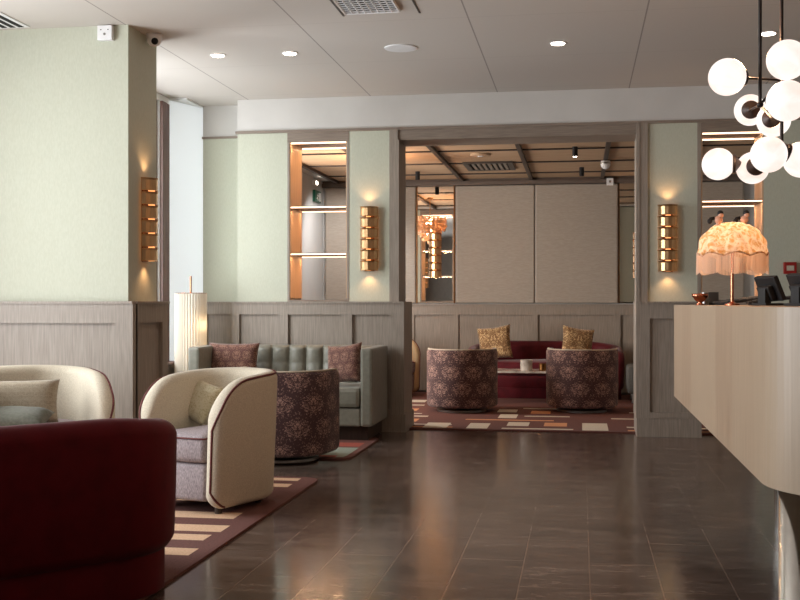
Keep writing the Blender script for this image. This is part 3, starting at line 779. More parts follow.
# ------------------------------------------------------------------ rugs
def rug(label, x0, x1, y0, y1, field, rects, edge=None, corner=.12):
    """rects: (x0,x1,y0,y1,material); pattern as faces of one mesh"""
    mats = [field] + sorted({r[4] for r in rects} | ({edge} if edge else set()))
    if edge:
        rects = rects + [(x1 - .025, x1, y0, y1, edge), (x0, x0 + .025, y0, y1, edge), (x0, x1, y0, y0 + .025, edge), (x0, x1, y1 - .025, y1, edge)]
    xs = sorted({round(v, 4) for r in rects for v in r[:2] if x0 < v < x1} | {x0, x1, x1 - corner})
    ys = sorted({round(v, 4) for r in rects for v in r[2:4] if y0 < v < y1} | {y0, y1, y1 - corner})
    bm = bmesh.new(); V = {}
    def pt(x, y):
        # round the far right and near right corners
        for yc, s in ((y1 - corner, 1), (y0 + corner, -1)):
            if x > x1 - corner and (y - yc) * s > 0:
                dx, dy = x - (x1 - corner), (y - yc) * s; m = max(dx, dy); l = math.hypot(dx, dy)
                if l > 0: dx, dy = dx / l * m, dy / l * m
                return (x1 - corner + dx, yc + dy * s)
        return (x, y)
    for x in xs:
        for y in ys: V[x, y] = bm.verts.new((*pt(x, y), RG))
    for a, b in zip(xs, xs[1:]):
        for c, d in zip(ys, ys[1:]):
            f = bm.faces.new((V[a, c], V[b, c], V[b, d], V[a, d])); mx, my = (a + b) / 2, (c + d) / 2
            for r in rects:
                if r[0] < mx < r[1] and r[2] < my < r[3]: f.material_index = mats.index(r[4])
    g = bmesh.ops.extrude_face_region(bm, geom=list(bm.faces))
    bmesh.ops.translate(bm, verts=[v for v in g['geom'] if isinstance(v, bmesh.types.BMVert)], vec=(0, 0, -RG + .0008))
    return tag(obj('rug', bm, mats, recalc=True), label, 'rug')

rA = [(-4.2, -1.78, y, y + d, 'rug_cream') for y, d in ((6.86, .10), (6.62, .12))]
rA += [(-2.30, e, a, b, 'rug_cream') for a, b, e in ((6.28, 6.36, -2.0), (6.08, 6.14, -1.93))]
rA += [(-4.2, e, a, b, 'rug_cream') for a, b, e in ((5.60, 5.77, -1.80), (5.27, 5.43, -1.76), (5.07, 5.20, -1.78), (4.76, 4.90, -1.74), (4.48, 4.62, -1.80), (4.22, 4.34, -1.74), (3.96, 4.08, -1.8))]
rug('russet rug with cream stripes under the cream armchairs and red sofa', -4.1, -1.66, 3.0, 7.02, 'rug_dark', rA, 'rug_field')
rB = [(-3.2, -1.71, 7.96, 8.50, 'rug_teal'), (-1.98, -1.72, 8.56, 8.80, 'rug_red'), (-3.0, -2.02, 8.56, 8.98, 'rug_teal'),
      (-2.4, -1.76, 9.02, 9.12, 'rug_dark'), (-2.4, -1.78, 7.96, 8.05, 'rug_red'), (-3.2, -2.3, 8.06, 8.2, 'rug_pale')]
rug('grey-green and russet rug under the green sofa and near barrel chair', -3.3, -1.66, 7.88, 9.2, 'rug_field', rB, 'rug_dark')

rC = []
P = 'rug_pale'; O_ = 'rug_orange'
# first rows nearest the opening, then further in
rC += [(-1.60, -1.15, 10.02, 10.08, O_), (-1.62, -1.18, 10.22, 10.28, P), (-.70, -.06, 9.99, 10.07, P), (.42, 1.5, 9.98, 10.07, O_), (.42, 1.5, 10.24, 10.33, P),
       (-1.02, -.83, 9.98, 10.42, P), (-.67+.0, -.47, 10.24, 10.56, P), (-.33, -.12, 10.26, 10.56, O_), (.02, .25, 9.98, 10.58, P), (-1.42, -1.20, 9.98, 10.40, P),
       (-1.80, -1.55, 10.46, 10.72, O_), (-2.2, -1.5, 10.92, 11.02, P), (-1.10, -.25, 10.70, 10.78, O_), (.5, .9, 10.52, 10.6, O_), (.55, .8, 10.7, 10.85, P), (.3, 1.2, 10.98, 11.06, P),
       (-.80, -.62, 10.92, 11.3, P), (-.55, -.1, 11.1, 11.18, P), (-.5, -.3, 11.4, 11.7, O_), (-.85, -.65, 11.5, 11.8, P), (-.6, .0, 11.9, 11.98, P),
       (-2.0, -1.7, 11.5, 11.75, O_), (-2.2, -1.7, 12.1, 12.2, P), (-1.95, -1.75, 12.5, 12.8, P), (.5, .9, 11.6, 11.68, P), (.6, .85, 12.1, 12.4, O_), (-2.1, -1.6, 11.2, 11.26, P)]
rug('dark red lounge rug with cream and orange block shapes under the barrel chairs', -2.9, 1.5, 9.90, 13.9, 'rug_field', rC, None, .02)

# ------------------------------------------------------------------ floor lamp with pleated shade
t = thing('floor_lamp', 'floor lamp with tall white pleated cylinder shade left of the green sofa', 'lamp', (-3.42, 9.42, 0))
obj('base', lathe(bmesh.new(), [(0, 0), (.12, 0), (.12, .02), (0, .025)], 32), 'copper', t)
b = bmesh.new(); cyl(b, (0, 0, .02), (0, 0, 1.385), .009, 12); obj('pole', b, 'copper', t)
bm = bmesh.new(); n = 72; A = []; B = []
for i in range(n):
    a = 2 * PI * i / n; r = .135 + (.008 if i % 2 else -.006)
    A.append(bm.verts.new((r * math.cos(a), r * math.sin(a), .46))); B.append(bm.verts.new((r * math.cos(a), r * math.sin(a), 1.235)))
for i in range(n): bm.faces.new((A[i], A[(i + 1) % n], B[(i + 1) % n], B[i]))
obj('lamp_shade', bm, 'paper', t)
b = bmesh.new()
for zz in (1.233,): tube(b, [(.139 * math.cos(2 * PI * i / 48), .139 * math.sin(2 * PI * i / 48), zz) for i in range(48)], .003, 6, True)
cyl(b, (0, 0, 1.19), (0, 0, 1.215), .02, 12)
for k in range(3): cyl(b, (0, 0, 1.2), (.137 * math.cos(k * 2.094), .137 * math.sin(k * 2.094), 1.225), .002, 6)
obj('shade_frame', b, 'copper', t)
point('floor_lamp_light', (-3.345, 9.42, .95), .8, (1, .7, .42), .03)
point('floor_lamp_light', (-3.345, 9.42, .70), .5, (1, .7, .42), .03)

# ------------------------------------------------------------------ coffee table and what stands on it
t = thing('coffee_table', 'low marble-topped table between the lounge barrel chairs and red sofa', 'table', (-.62, 12.72, RG))
obj('tabletop', box(-.62, .55, -.26, .26, .345, .365, bev=.004), 'marble', t)
for sx in (-.42, .35):
    b = bmesh.new(); bx(b, sx - .02, sx + .02, -.2, .2, 0, .02); bx(b, sx - .02, sx + .02, -.2, -.17, .02, .345); bx(b, sx - .02, sx + .02, .17, .2, .02, .345)
    obj('leg', b, 'darkwood', t)
def cup(bm, r, h, t_=.004): return lathe(bm, [(0, 0), (r * .9, 0), (r, .006), (r, h), (r - t_, h), (r - t_, .015), (0, .015)], 28)
ztab = RG + .365
t = thing('candle_tumbler', 'white patterned candle tumbler on the marble table', 'candle', (-.60, 12.60, ztab)); obj('tumbler', cup(bmesh.new(), .068, .125), 'marble', t, smooth=False)
obj('wax', lathe(bmesh.new(), [(0, .016), (.062, .016), (.062, .09), (0, .09)], 24), 'white', t)
t = thing('candle_jar', 'small brown glass candle jar right of the white tumbler', 'candle', (-.415, 12.60, ztab)); obj('jar', cup(bmesh.new(), .042, .082), 'brass_dark', t); obj('wax', lathe(bmesh.new(), [(0, .016), (.036, .016), (.036, .05), (0, .05)], 24), 'cream', t)

# grey chair at right of the lounge
def side_chair():
    t = thing('lounge_chair', 'grey low lounge chair half hidden behind the right jamb of the opening', 'armchair', (.83, 13.05, RG), 0)
    obj('seat', box(-.30, .40, -.32, .32, .10, .42, bev=.05), 'slate', t, smooth=False)
    obj('backrest', box(.28, .42, -.32, .32, .3, .72, bev=.04, mtx=None), 'slate', t)
    for sx in (-.24, .34):
        for sy in (-.26, .26): obj('leg', cyl(bmesh.new(), (sx, sy, 0), (sx, sy, .11), .012, 10), 'steel', t)
side_chair()
pillow('cushion', 'grey cushion leaning on the half-hidden lounge chair at right', .36, .36, .12, 'slate', (.85, 12.80, .61), (-.1, .35, .6), pinch=.06)

# ------------------------------------------------------------------ shell chandelier in the lounge (seen in the mirror)
CX_, CY_ = -2.24, 11.75
t = thing('shell_chandelier', 'glowing capiz shell chandelier reflected in the narrow lounge mirror', 'chandelier', (CX_, CY_, 0))
b = bmesh.new(); cyl(b, (0, 0, 2.44), (0, 0, 2.735), .006, 8); lathe(b, [(0, 2.705), (.05, 2.705), (.05, 2.735), (0, 2.735)], 20); obj('stem', b, 'brass', t)
b = bmesh.new()
for rr, zz in ((.24, 2.44), (.17, 2.36), (.10, 2.28)): tube(b, [(rr * math.cos(2 * PI * i / 36), rr * math.sin(2 * PI * i / 36), zz) for i in range(36)], .004, 6, True)
for k in range(4):
    a = k * PI / 2; cyl(b, (0, 0, 2.46), (.24 * math.cos(a), .24 * math.sin(a), 2.44), .003, 6); cyl(b, (.24 * math.cos(a), .24 * math.sin(a), 2.44), (.1 * math.cos(a), .1 * math.sin(a), 2.28), .003, 6)
obj('hoop', b, 'brass', t)
b = bmesh.new()
for rr, zz, nn in ((.25, 2.44, 24), (.21, 2.40, 20), (.17, 2.35, 17), (.12, 2.29, 12), (.07, 2.25, 8)):
    for k in range(nn):
        a = 2 * PI * k / nn + rr * 9
        for q in range(4):
            z = zz - .035 - q * .052 + random.uniform(-.006, .006); r = rr + random.uniform(-.012, .012) - q * .008
            m = Matrix.Translation((r * math.cos(a), r * math.sin(a), z)) @ Matrix.Rotation(a + random.uniform(-.7, .7), 4, 'Z') @ Matrix.Rotation(PI / 2, 4, 'Y')
            lathe(b, [(0, -.0008), (.027, -.0008), (.027, .0008), (0, .0008)], 10, mtx=m)
sh_ = obj('capiz_shells', b, 'capiz', t); sh_['kind'] = 'stuff'
point('chandelier_light', (CX_, CY_, 2.36), 20, (1, .55, .28), .05)
point('chandelier_light', (CX_, CY_, 2.20), 9, (1, .55, .28), .05)

# ------------------------------------------------------------------ reception counter
X0, Y0, Y1, R_ = .596, 3.47, 7.29, .35
prof = []
for i in range(11): prof.append((X0, Y1 - (Y1 - Y0 - R_) * i / 10))
for i in range(1, 17):
    a = PI + PI / 2 * i / 16; prof.append((X0 + R_ + R_ * math.cos(a), Y0 + R_ + R_ * math.sin(a)))
prof.append((1.5, Y0))
back = [(1.5, Y1)]
def counter_mesh(z0, z1, grow=0.):
    bm = bmesh.new(); uvl = bm.loops.layers.uv.new('UVMap')
    pl = prof + back; A = [bm.verts.new((x, y, z0)) for x, y in pl]; B = [bm.verts.new((x, y, z1)) for x, y in pl]
    s = 0
    for i in range(len(pl)):
        j = (i + 1) % len(pl); d = math.hypot(pl[j][0] - pl[i][0], pl[j][1] - pl[i][1])
        f = bm.faces.new((A[i], A[j], B[j], B[i]))
        for lp, uv in zip(f.loops, ((s, z0), (s + d, z0), (s + d, z1), (s, z1))): lp[uvl].uv = uv
        s += d
    for L_, fl in ((A, True), (B, False)):
        f = bm.faces.new(L_[::-1] if fl else L_)
        for lp in f.loops: lp[uvl].uv = (lp.vert.co.y, lp.vert.co.x)
    return bm
t = thing('reception_counter', 'pale wood reception counter with rounded corner on a steel column', 'counter', (0, 0, 0))
obj('counter_body', counter_mesh(.55, 1.122), 'counterwood', t)
obj('countertop', counter_mesh(1.122, 1.135), 'counterwood', t)
b = bmesh.new(); lathe(b, [(0, 0), (.12, 0), (.12, .006), (.1, .012), (.1, .55), (0, .55)], 64, (.815, 4.20, 0)); obj('steel_column', b, 'column', t, smooth=False)
for p in bpy.data.meshes['steel_column'].polygons: p.use_smooth = abs(p.normal.z) < .5
b = bmesh.new(); lathe(b, [(0, 0), (.1, 0), (.1, .55), (0, .55)], 48, (1.2, 6.6, 0)); obj('steel_column', b, 'chrome', t)
ZT = 1.135

# table lamp with ruched, fringed shade
t = thing('table_lamp', 'table lamp with fringed ruched silk dome shade and two small figures on top', 'lamp', (.815, 6.21, ZT))
b = lathe(bmesh.new(), [(0, 0), (.04, 0), (.04, .008), (.02, .014), (.009, .02), (.009, .33), (0, .33)], 24); obj('stem', b, 'copper', t, smooth=False)
# dome with eight ruched lobes: z .27..: bottom rim at world 1.395 -> local .26 ; top at 1.585 -> .45
bm = bmesh.new(); n = 128; rings = []
for j in range(17):
    v = j / 16; row = []
    for i in range(n):
        a = 2 * PI * i / n; lob = abs(math.cos(4 * a)); 
        r = .182 * math.cos(v * PI / 2 * .96) ** .92
        ruch = .006 * math.sin(9 * a + 14 * v + 2 * math.sin(5 * a)) + .004 * math.sin(23 * a - 9 * v)
        r = r * (1 - .05 * (1 - lob)) + ruch * (1 - v * .4)
        z = .285 + .165 * math.sin(v * PI / 2) - (.02 * (1 - lob) * (1 - v))
        row.append(bm.verts.new((r * math.cos(a), r * math.sin(a), z)))
    rings.append(row)
for A, B in zip(rings, rings[1:]):
    for i in range(n): bm.faces.new((A[i], A[(i + 1) % n], B[(i + 1) % n], B[i]))
c = bm.verts.new((0, 0, .452))
for i in range(n): bm.faces.new((rings[-1][i], rings[-1][(i + 1) % n], c))
obj('lamp_shade', bm, 'silk', t, smooth=True)
b = bmesh.new(); tube(b, [((.186 * (1 - .05 * (1 - abs(math.cos(4 * a))))) * math.cos(a), (.186 * (1 - .05 * (1 - abs(math.cos(4 * a))))) * math.sin(a), .283 - .02 * (1 - abs(math.cos(4 * a)))) for a in [2 * PI * i / 96 for i in range(96)]], .005, 6, True)
obj('braid', b, 'silk', t, smooth=True)
bm = bmesh.new()
n = 150
for i in range(n):
    a = 2 * PI * (i + .5) / n; lob = abs(math.cos(4 * a)); r = .186 * (1 - .05 * (1 - lob)); ln = .075 + .042 * lob
    z1 = .283 - .02 * (1 - lob); x, y = r * math.cos(a), r * math.sin(a)
    cyl(bm, (x, y, z1), (x * 1.01, y * 1.01, z1 - ln), .0026, 5)
fr = obj('fringe', bm, 'fringe', t); fr['kind'] = 'stuff'
for k, (ax, ay) in enumerate(((-.075, -.02), (.06, -.02))):
    b = bmesh.new()
    sphere(b, (ax, ay, .462), .022, 16, 10); cyl(b, (ax, ay, .43), (ax, ay, .455), .012, 10); sphere(b, (ax + .012, ay - .004, .487), .015, 14, 8)
    f = obj('figure', b, 'fig_skin', t, smooth=True)
    b = bmesh.new(); sphere(b, (ax + .01, ay + .0, .498), .0165, 14, 8); tube(b, [(ax - .02, ay, .472), (ax - .04, ay, .468), (ax - .05, ay, .448)], .010, 8)
    sphere(b, (ax - .045, ay, .455), .014, 12, 8); obj('hair' if False else 'dark_cap', b, 'black', f, smooth=True)
point('table_lamp_light', (.815, 6.21, ZT + .36), 1.7, (1, .78, .58), .03)

# things on the counter
t = thing('copper_bowl', 'small footed copper bowl at the far end of the counter', 'bowl', (.705, 6.78, ZT))
obj('bowl', lathe(bmesh.new(), [(0, 0), (.022, 0), (.024, .006), (.012, .014), (.03, .028), (.046, .05), (.05, .068), (.046, .068), (.042, .052), (.026, .034), (0, .03)], 32), 'copper', t, smooth=True)
t = thing('card_holder', 'dark square holder behind the copper bowl', 'holder', (.80, 6.95, ZT))
obj('holder', bx(bx(bmesh.new(), -.03, .03, -.02, -.012, 0, .078), -.03, .03, -.02, .03, 0, .012), 'darkgrey', t)
obj('cards', box(-.026, .026, -.011, .004, .013, .07), 'rug_pale', t)
t = thing('candle_glass', 'small glass behind the copper bowl', 'glass', (.745, 6.88, ZT)); obj('glass_cup', cup(bmesh.new(), .022, .075, .003), 'steel', t)
def keyboard(label, loc, rz):
    t = thing('keyboard', label, 'keyboard', loc, rz, 'black keyboards on the reception counter')
    m = Matrix.Rotation(math.radians(7), 4, 'Y')
    obj('keyboard_body', box(-.13, .13, -.2, .2, .022, .036, bev=.004, mtx=Matrix.Rotation(math.radians(-7), 4, 'Y')), 'black', t)
    obj('stand_foot', bx(bx(bmesh.new(), -.12, -.1, -.18, .18, 0, .012), .09, .11, -.18, .18, 0, .036), 'black', t)
    b = bmesh.new()
    for i in range(5):
        for j in range(13): bx(b, -.095 + i * .04, -.065 + i * .04, -.185 + j * .0285, -.162 + j * .0285, .036, .040, mtx=None)
    bmesh.ops.transform(b, matrix=Matrix.Rotation(math.radians(-7), 4, 'Y'), verts=b.verts)
    obj('keys', b, 'darkgrey', t)
keyboard('black low keyboard nearer the fringed lamp stem, beside the copper bowl', (.93, 6.62, ZT), .1)
keyboard('black low keyboard in front of the tilted monitor', (1.0, 6.02, ZT), -.1)
def monitor(label, loc, rz):
    t = thing('monitor', label, 'monitor', loc, rz, 'black tilted counter screens')
    tilt = Matrix.Translation((0, 0, .085)) @ Matrix.Rotation(math.radians(-24), 4, 'Y')
    obj('screen_housing', box(-.012, .012, -.085, .085, -.065, .06, bev=.006, mtx=tilt), 'black', t)
    obj('display_glass', box(.0122, .0135, -.078, .078, -.055, .05, mtx=tilt), 'darkin', t)
    obj('rear_box', box(-.04, -.012, -.05, .05, -.05, .02, bev=.006, mtx=tilt), 'black', t)
    b = bmesh.new(); bx(b, -.06, .05, -.06, .06, 0, .012, bev=.003); bx(b, -.045, -.02, -.03, .03, .01, .08); obj('stand', b, 'black', t)
monitor('black tilted touch screen at the fringed lamp on the counter', (.895, 5.50, ZT), .42)
monitor('black tilted touch screen cut off at the right edge of the photo', (.955, 5.0, ZT), .42)

# fire call point and switch
t = thing('fire_call_point', 'red fire alarm call point on the green wall at right', 'fire alarm', (1.745, YW, 1.44))
obj('housing', box(-.052, .052, -.04, 0, -.05, .05, bev=.005), 'redbox', t); obj('press_glass', box(-.03, .03, -.0415, -.0402, -.022, .02), 'rug_pale', t)
t = thing('light_switch', 'small white switch box right of the red call point', 'switch', (1.825, YW, 1.36))
obj('switch_plate', box(-.022, .03, -.02, 0, -.05, .04, bev=.003), 'white', t); obj('rocker', box(-.008, .016, -.024, -.02, -.03, .02, bev=.001), 'white', t)

# ------------------------------------------------------------------ globe chandelier
F_ = 1106.; TH = math.atan(180 / F_); c_, s_ = math.cos(TH), math.sin(TH)
G9 = [  # centre (x, y, z), cap direction
    ((.608, 4.79, 2.094), 'h1'), ((.791, 4.466, 2.089), 'h1'), ((.773, 4.361, 1.912), 'h1'), ((.835, 5.709, 2.107), 'h1b'), ((.886, 5.34, 1.995), 'h1b'),
    ((.661, 5.538, 1.821), 'h3'), ((.826, 5.565, 1.802), 'h2'), ((.799, 4.936, 1.785), 'h2'), ((.945, 5.0, 1.768), 'h2')]
hubs = {'h1': (.86, 4.98, 2.11), 'h1b': (.75, 4.85, 1.985), 'h2': (.86, 4.98, 1.80), 'h3': (.86, 5.52, 1.82)}
t = thing('globe_chandelier', 'chandelier of white alabaster globes on dark rods above the counter', 'chandelier', (.84, 5.05, 3.0))
def loc(p): return Vector(p) - Vector((.84, 5.05, 3.0))
b = bmesh.new()
cyl(b, loc((.86, 4.98, 3.0)), loc((.86, 4.98, 1.79)), .0075, 12); obj('rod', b, 'bronze', t)
b = bmesh.new(); cyl(b, loc((.75, 4.85, 3.0)), loc((.75, 4.85, 1.98)), .0075, 12); obj('rod', b, 'bronze', t)
b = bmesh.new(); bx(b, -.14, .08, -.26, .0, -.025, 0, bev=.004); obj('ceiling_canopy', b, 'bronze', t)
for p, hk in G9:
    h = Vector(hubs[hk]); p_ = Vector(p); d = (h - p_).normalized()
    if (h - p_).length < .2: h = p_ + d * .2
    b = sphere(bmesh.new(), loc(p), .0775, 40, 28, cut=.86, axis=d); g = obj('globe', b, 'globe', t, smooth=True)
    b = bmesh.new(); q = d.to_track_quat('Z', 'Y').to_matrix().to_4x4()
    lathe(b, [(0, 0), (.042, 0), (.045, .004), (.043, .014), (.02, .03), (.009, .04), (.009, .05), (0, .05)], 28, mtx=Matrix.Translation(loc(p) + d * .066) @ q)
    obj('cap', b, 'bronze', g, smooth=False)
    b = bmesh.new(); cyl(b, loc(p) + d * .11, loc(h), .0055, 10); obj('arm', b, 'bronze', t)
b = bmesh.new()
for h in hubs.values(): sphere(b, loc(h), .014, 14, 8)
tube(b, [loc(hubs['h1']), loc(hubs['h1b'])], .0055, 8)
tube(b, [loc(hubs['h2']), loc(hubs['h3'])], .0055, 8)
obj('hub', b, 'bronze', t, smooth=True)
point('chandelier_glow', (.74, 5.05, 2.25), 22, (1, .55, .30), .06)
point('chandelier_glow', (.90, 5.3, 1.95), 10, (1, .58, .34), .06)

# ------------------------------------------------------------------ ceiling fittings
def downlight(x, y, label, z=ZC):
    t = thing('downlight', label, 'ceiling light', (x, y, z), 0, 'recessed hall downlights')
    obj('trim_ring', lathe(bmesh.new(), [(.047, .0), (.06, -.001), (.06, -.004), (.046, -.006), (.047, 0)], 32), 'white', t, smooth=True)
    obj('lens', lathe(bmesh.new(), [(0, -.009), (.047, -.009), (.05, -.001), (0, -.001)], 32), 'dl', t)
    l = bpy.data.lights.new('downlight_beam', 'SPOT'); l.energy = 14; l.color = (1, .78, .58); l.spot_size = math.radians(75); l.spot_blend = .9; l.shadow_soft_size = .04
    o = bpy.data.objects.new('downlight_beam', l); C.objects.link(o); o.location = (x, y, z - .02)
downlight(-2.671, 7.94, 'lit ceiling downlight nearest the dome camera and pillar')
downlight(-2.122, 7.96, 'lit ceiling downlight between the joint line and leftmost downlight')
downlight(-.155, 7.96, 'lit ceiling downlight right of the round white speaker')
downlight(1.274, 7.90, 'lit ceiling downlight behind the chandelier rods')
t = thing('ceiling_speaker', 'round white speaker disc flush in the hall ceiling', 'speaker', (-1.284, 7.93, ZC)); obj('grille', lathe(bmesh.new(), [(0, -.008), (.10, -.008), (.115, -.006), (.12, -.002), (.12, 0), (0, 0)], 48), 'white', t)
obj('cover_ring', tube(bmesh.new(), [(.118 * math.cos(2 * PI * i / 48), .118 * math.sin(2 * PI * i / 48), -.003) for i in range(48)], .003, 6, True), 'white', t, smooth=True)
# louvre light
t = thing('louvre_light', 'silver louvred ceiling light at top of the photo', 'ceiling light', (-1.30, 6.62, ZC))
b = bmesh.new()
for i in range(9): bx(b, -.17 + i * .0425 - .003, -.17 + i * .0425 + .003, -.27, .27, -.016, -.002)
for j in range(13): bx(b, -.17, .17, -.27 + j * .045 - .003, -.27 + j * .045 + .003, -.016, -.012)
obj('louvre', b, 'white', t)
obj('tray', bx(bmesh.new(), -.175, .175, -.275, .275, -.003, 0), 'darkin', t)
b = bmesh.new()
for a in ((-.178, -.172, -.278, .278), (.172, .178, -.278, .278), (-.178, .178, -.278, -.272), (-.178, .178, .272, .278)): bx(b, *a, -.018, 0)
obj('frame', b, 'white', t)
b = bmesh.new()
for x in (-.205, .29): bx(b, x - .006, x + .006, -.5, .33, -.003, 0)
tag(obj('access_hatch', b, 'darkgrey', loc=(-1.30, 6.66, ZC)), 'thin dark hatch edges either side of the louvred light', 'ceiling hatch')
# slot vent far left
t = thing('slot_vent', 'linear slot vent in the ceiling at the top left corner', 'vent', (-3.75, 6.5, ZC))
b = bmesh.new(); bx(b, -.11, .11, -.5, .42, -.006, 0); obj('frame', b, 'white', t)
b = bmesh.new()
for x in (-.06, 0, .06): bx(b, x - .018, x + .018, -.48, .4, -.008, -.0062)
obj('slots', b, 'darkin', t)
# dome camera
t = thing('dome_camera', 'white dome security camera on the ceiling by the pillar corner', 'camera', (-2.90, 7.26, ZC))
obj('housing', lathe(bmesh.new(), [(0, 0), (.056, 0), (.056, -.015), (.05, -.05), (.034, -.075), (0, -.085)], 32), 'white', t, smooth=True)
obj('lens', sphere(bmesh.new(), (.018, -.035, -.055), .024, 20, 14), 'black', t, smooth=True)
t = thing('alarm_sounder', 'square white sensor box high on the green pillar', 'sensor', (-3.12, 6.98, 2.945))
obj('housing', box(-.052, .052, -.04, 0, -.05, .05, bev=.006), 'white', t)
b = bmesh.new(); cyl(b, (0, -.04, -.01), (0, -.043, -.01), .008, 20); obj('sensor_eye', b, 'steel', t)
for sx in (-.025, .025): bx(b2 := bmesh.new(), sx - .004, sx + .004, -.042, -.04, .016, .022); obj('indicator', b2, 'darkgrey', t)

# lounge ceiling fittings
t = thing('ceiling_vent', 'dark slatted vent in the lounge ceiling', 'vent', (-1.03, 12.78, ZI))
b = bmesh.new(); bx(b, -.28, .28, -.36, -.31, -.02, 0); bx(b, -.28, .28, .31, .36, -.02, 0); bx(b, -.28, -.22, -.31, .31, -.02, 0); bx(b, .22, .28, -.31, .31, -.02, 0); obj('frame', b, 'darkgrey', t)
b = bmesh.new()
for i in range(7): bx(b, -.19 + i * .06, -.155 + i * .06, -.31, .31, -.016, -.003)
obj('slats', b, 'steel', t); obj('backing', box(-.22, .22, -.31, .31, -.003, 0), 'darkin', t)
t = thing('smoke_detector', 'flat round white disc in the lounge ceiling near the vent', 'detector', (-1.05, 11.8, ZI)); obj('cover', lathe(bmesh.new(), [(0, -.02), (.09, -.018), (.11, -.01), (.11, 0), (0, 0)], 32), 'tanceil', t, smooth=True); obj('cap', lathe(bmesh.new(), [(0, -.026), (.03, -.026), (.03, -.018), (0, -.018)], 24), 'white', t)
def track(x, y, label):
    t = thing('ceiling_spotlight', label, 'spotlight', (x, y, ZI), 0, 'black cylinder spotlights in the lounge')
    b = bmesh.new(); cyl(b, (0, 0, -.10), (0, 0, 0), .028, 20); obj('cylinder_body', b, 'black', t)
    b = bmesh.new(); cyl(b, (0, 0, -.102), (0, 0, -.0995), .02, 20); obj('lamp_face', b, 'dl' if abs(x + .05) < .1 and y < 12 else 'black', t)
    cn = x < -2.3
    l = bpy.data.lights.new('spot_beam', 'SPOT'); l.energy = 110 if cn else 16; l.color = (1, .97, .95) if cn else (1, .7, .46); l.spot_size = math.radians(100 if cn else 70); l.spot_blend = .8; l.shadow_soft_size = .03
    o = bpy.data.objects.new('spot_beam', l); C.objects.link(o); o.location = (x, y, ZI - .11)
    if cn: o.rotation_euler = (.75, 0, .45)
track(-.05, 11.40, 'black cylinder spotlight with lit face near the opening header')
track(.02, 13.15, 'black cylinder spotlight further back, above the gold leaf cushion')
track(-2.62, 12.95, 'added black cylinder spotlight brightening the lounge corner left of the mirror')  # extra lamp added to wash the lounge corner with light
track(-1.94, 13.25, 'black cylinder spotlight in front of the narrow mirror at left')
t = thing('dome_sensor', 'white dome sensor hanging from the lounge ceiling beam at right', 'sensor', (.275, 12.3, ZI - .035)); obj('dome', lathe(bmesh.new(), [(0, 0), (.05, 0), (.055, -.03), (.05, -.06), (.03, -.085), (0, -.095)], 24), 'white', t, smooth=True); obj('lens_band', lathe(bmesh.new(), [(.0545, -.02), (.057, -.028), (.0545, -.036)], 24), 'steel', t)
t = thing('wall_sensor', 'small square white box on the lounge cornice', 'sensor', (.37, YI - .10, 2.66)); obj('housing', box(-.042, .042, -.04, 0, -.045, .045, bev=.004), 'white', t); obj('sensor_mark', box(-.012, .012, -.0415, -.04, -.012, .016), 'steel', t)
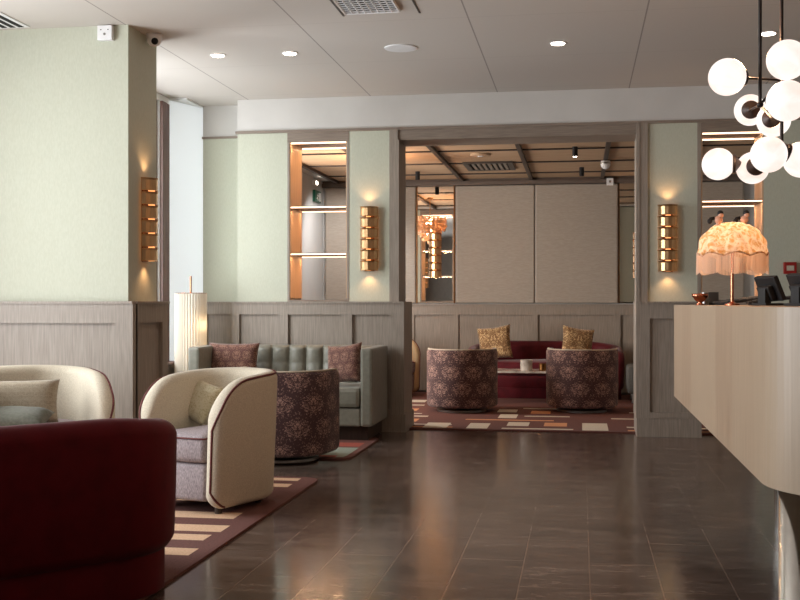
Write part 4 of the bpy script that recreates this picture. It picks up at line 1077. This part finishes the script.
# exit sign on the left lounge wall
t = thing('exit_sign', 'green running-figure exit sign on the grey lounge wall, seen through the lit shelves', 'sign', (XIL, 13.75, 2.50))
obj('sign_box', box(0, .035, -.16, .16, -.075, .075, bev=.004), 'green_sign', t)
b = bmesh.new()
m = Matrix.Identity(4)
bx(b, .0352, .037, .06, .13, -.055, .055)
cyl(b, (.0352, -.005, .035), (.037, -.005, .035), .012, 14)
for p, q in (((-.01, .02), (-.03, -.015)), ((-.03, -.015), (-.01, -.05)), ((-.03, -.015), (-.075, -.03)), ((-.01, .018), (.03, .005)), ((-.012, .018), (-.05, .012))):
    tube(b, [(.036, p[0], p[1]), (.036, q[0], q[1])], .006, 6)
obj('pictogram', b, 'white', t)
t = thing('emergency_lamp', 'small bright emergency lamp above the green exit sign', 'lamp', (XIL, 13.62, 2.66)); obj('lamp_body', box(0, .05, -.05, .05, -.03, .03, bev=.006), 'white', t); obj('lens', box(.0502, .053, -.04, .04, -.02, .02), 'dl', t)

# ------------------------------------------------------------------ light
def area(name, loc, rot, sx, sy, e, col):
    l = bpy.data.lights.new(name, 'AREA'); l.shape = 'RECTANGLE'; l.size = sx; l.size_y = sy; l.energy = e; l.color = col
    o = bpy.data.objects.new(name, l); C.objects.link(o); o.location = loc; o.rotation_euler = rot; return o
area('window_or_backlight', (-3.98, 10.05, 1.5), (0, -PI / 2, -.5), 2.9, .7, 10, (1, .99, .97))  # added lamp behind the corner sheet to make it glow, no window there
# daylight at the windows (each panel fills its opening, just outside the glass, shining +X)
area('window_or_backlight', (XL - .24, 4.9, 1.62), (0, -PI / 2, 0), 2.2, 2.75, 205, (.93, .97, 1))
area('window_or_backlight', (XL - .24, -.2, 1.62), (0, -PI / 2, 0), 2.2, 2.75, 50, (.93, .97, 1))
area('window_or_backlight', (XIL - .55, 11.0, 1.55), (0, -PI / 2, .6), 2.0, 1.5, 185, (1, .93, .86))
area('window_or_backlight', (-4.15, 8.1, 1.78), (0, -PI / 2, .6), 2.3, 1.5, 105, (.93, .97, 1))
w = bpy.data.worlds.new('World'); bpy.context.scene.world = w; w.use_nodes = True
w.node_tree.nodes['Background'].inputs[0].default_value = (.85, .92, 1, 1); w.node_tree.nodes['Background'].inputs[1].default_value = 1.

# ------------------------------------------------------------------ camera
cam = bpy.data.cameras.new('Camera'); co = bpy.data.objects.new('Camera', cam); C.objects.link(co)
cam.sensor_width = 36; cam.lens = F_ * 36 / 800; cam.shift_y = 2.5 / 800; cam.clip_start = .05
co.location = (0, 0, 1.15); co.rotation_euler = (PI / 2, 0, TH)
sc = bpy.context.scene; sc.camera = co
sc.view_settings.view_transform = 'Standard'; sc.view_settings.look = 'None'; sc.view_settings.gamma = 1; sc.view_settings.use_curve_mapping = False
sc.view_settings.exposure = 0.33
sc.cycles.use_denoising = True; sc.cycles.max_bounces = 10; sc.cycles.diffuse_bounces = 6; sc.cycles.sample_clamp_indirect = 4
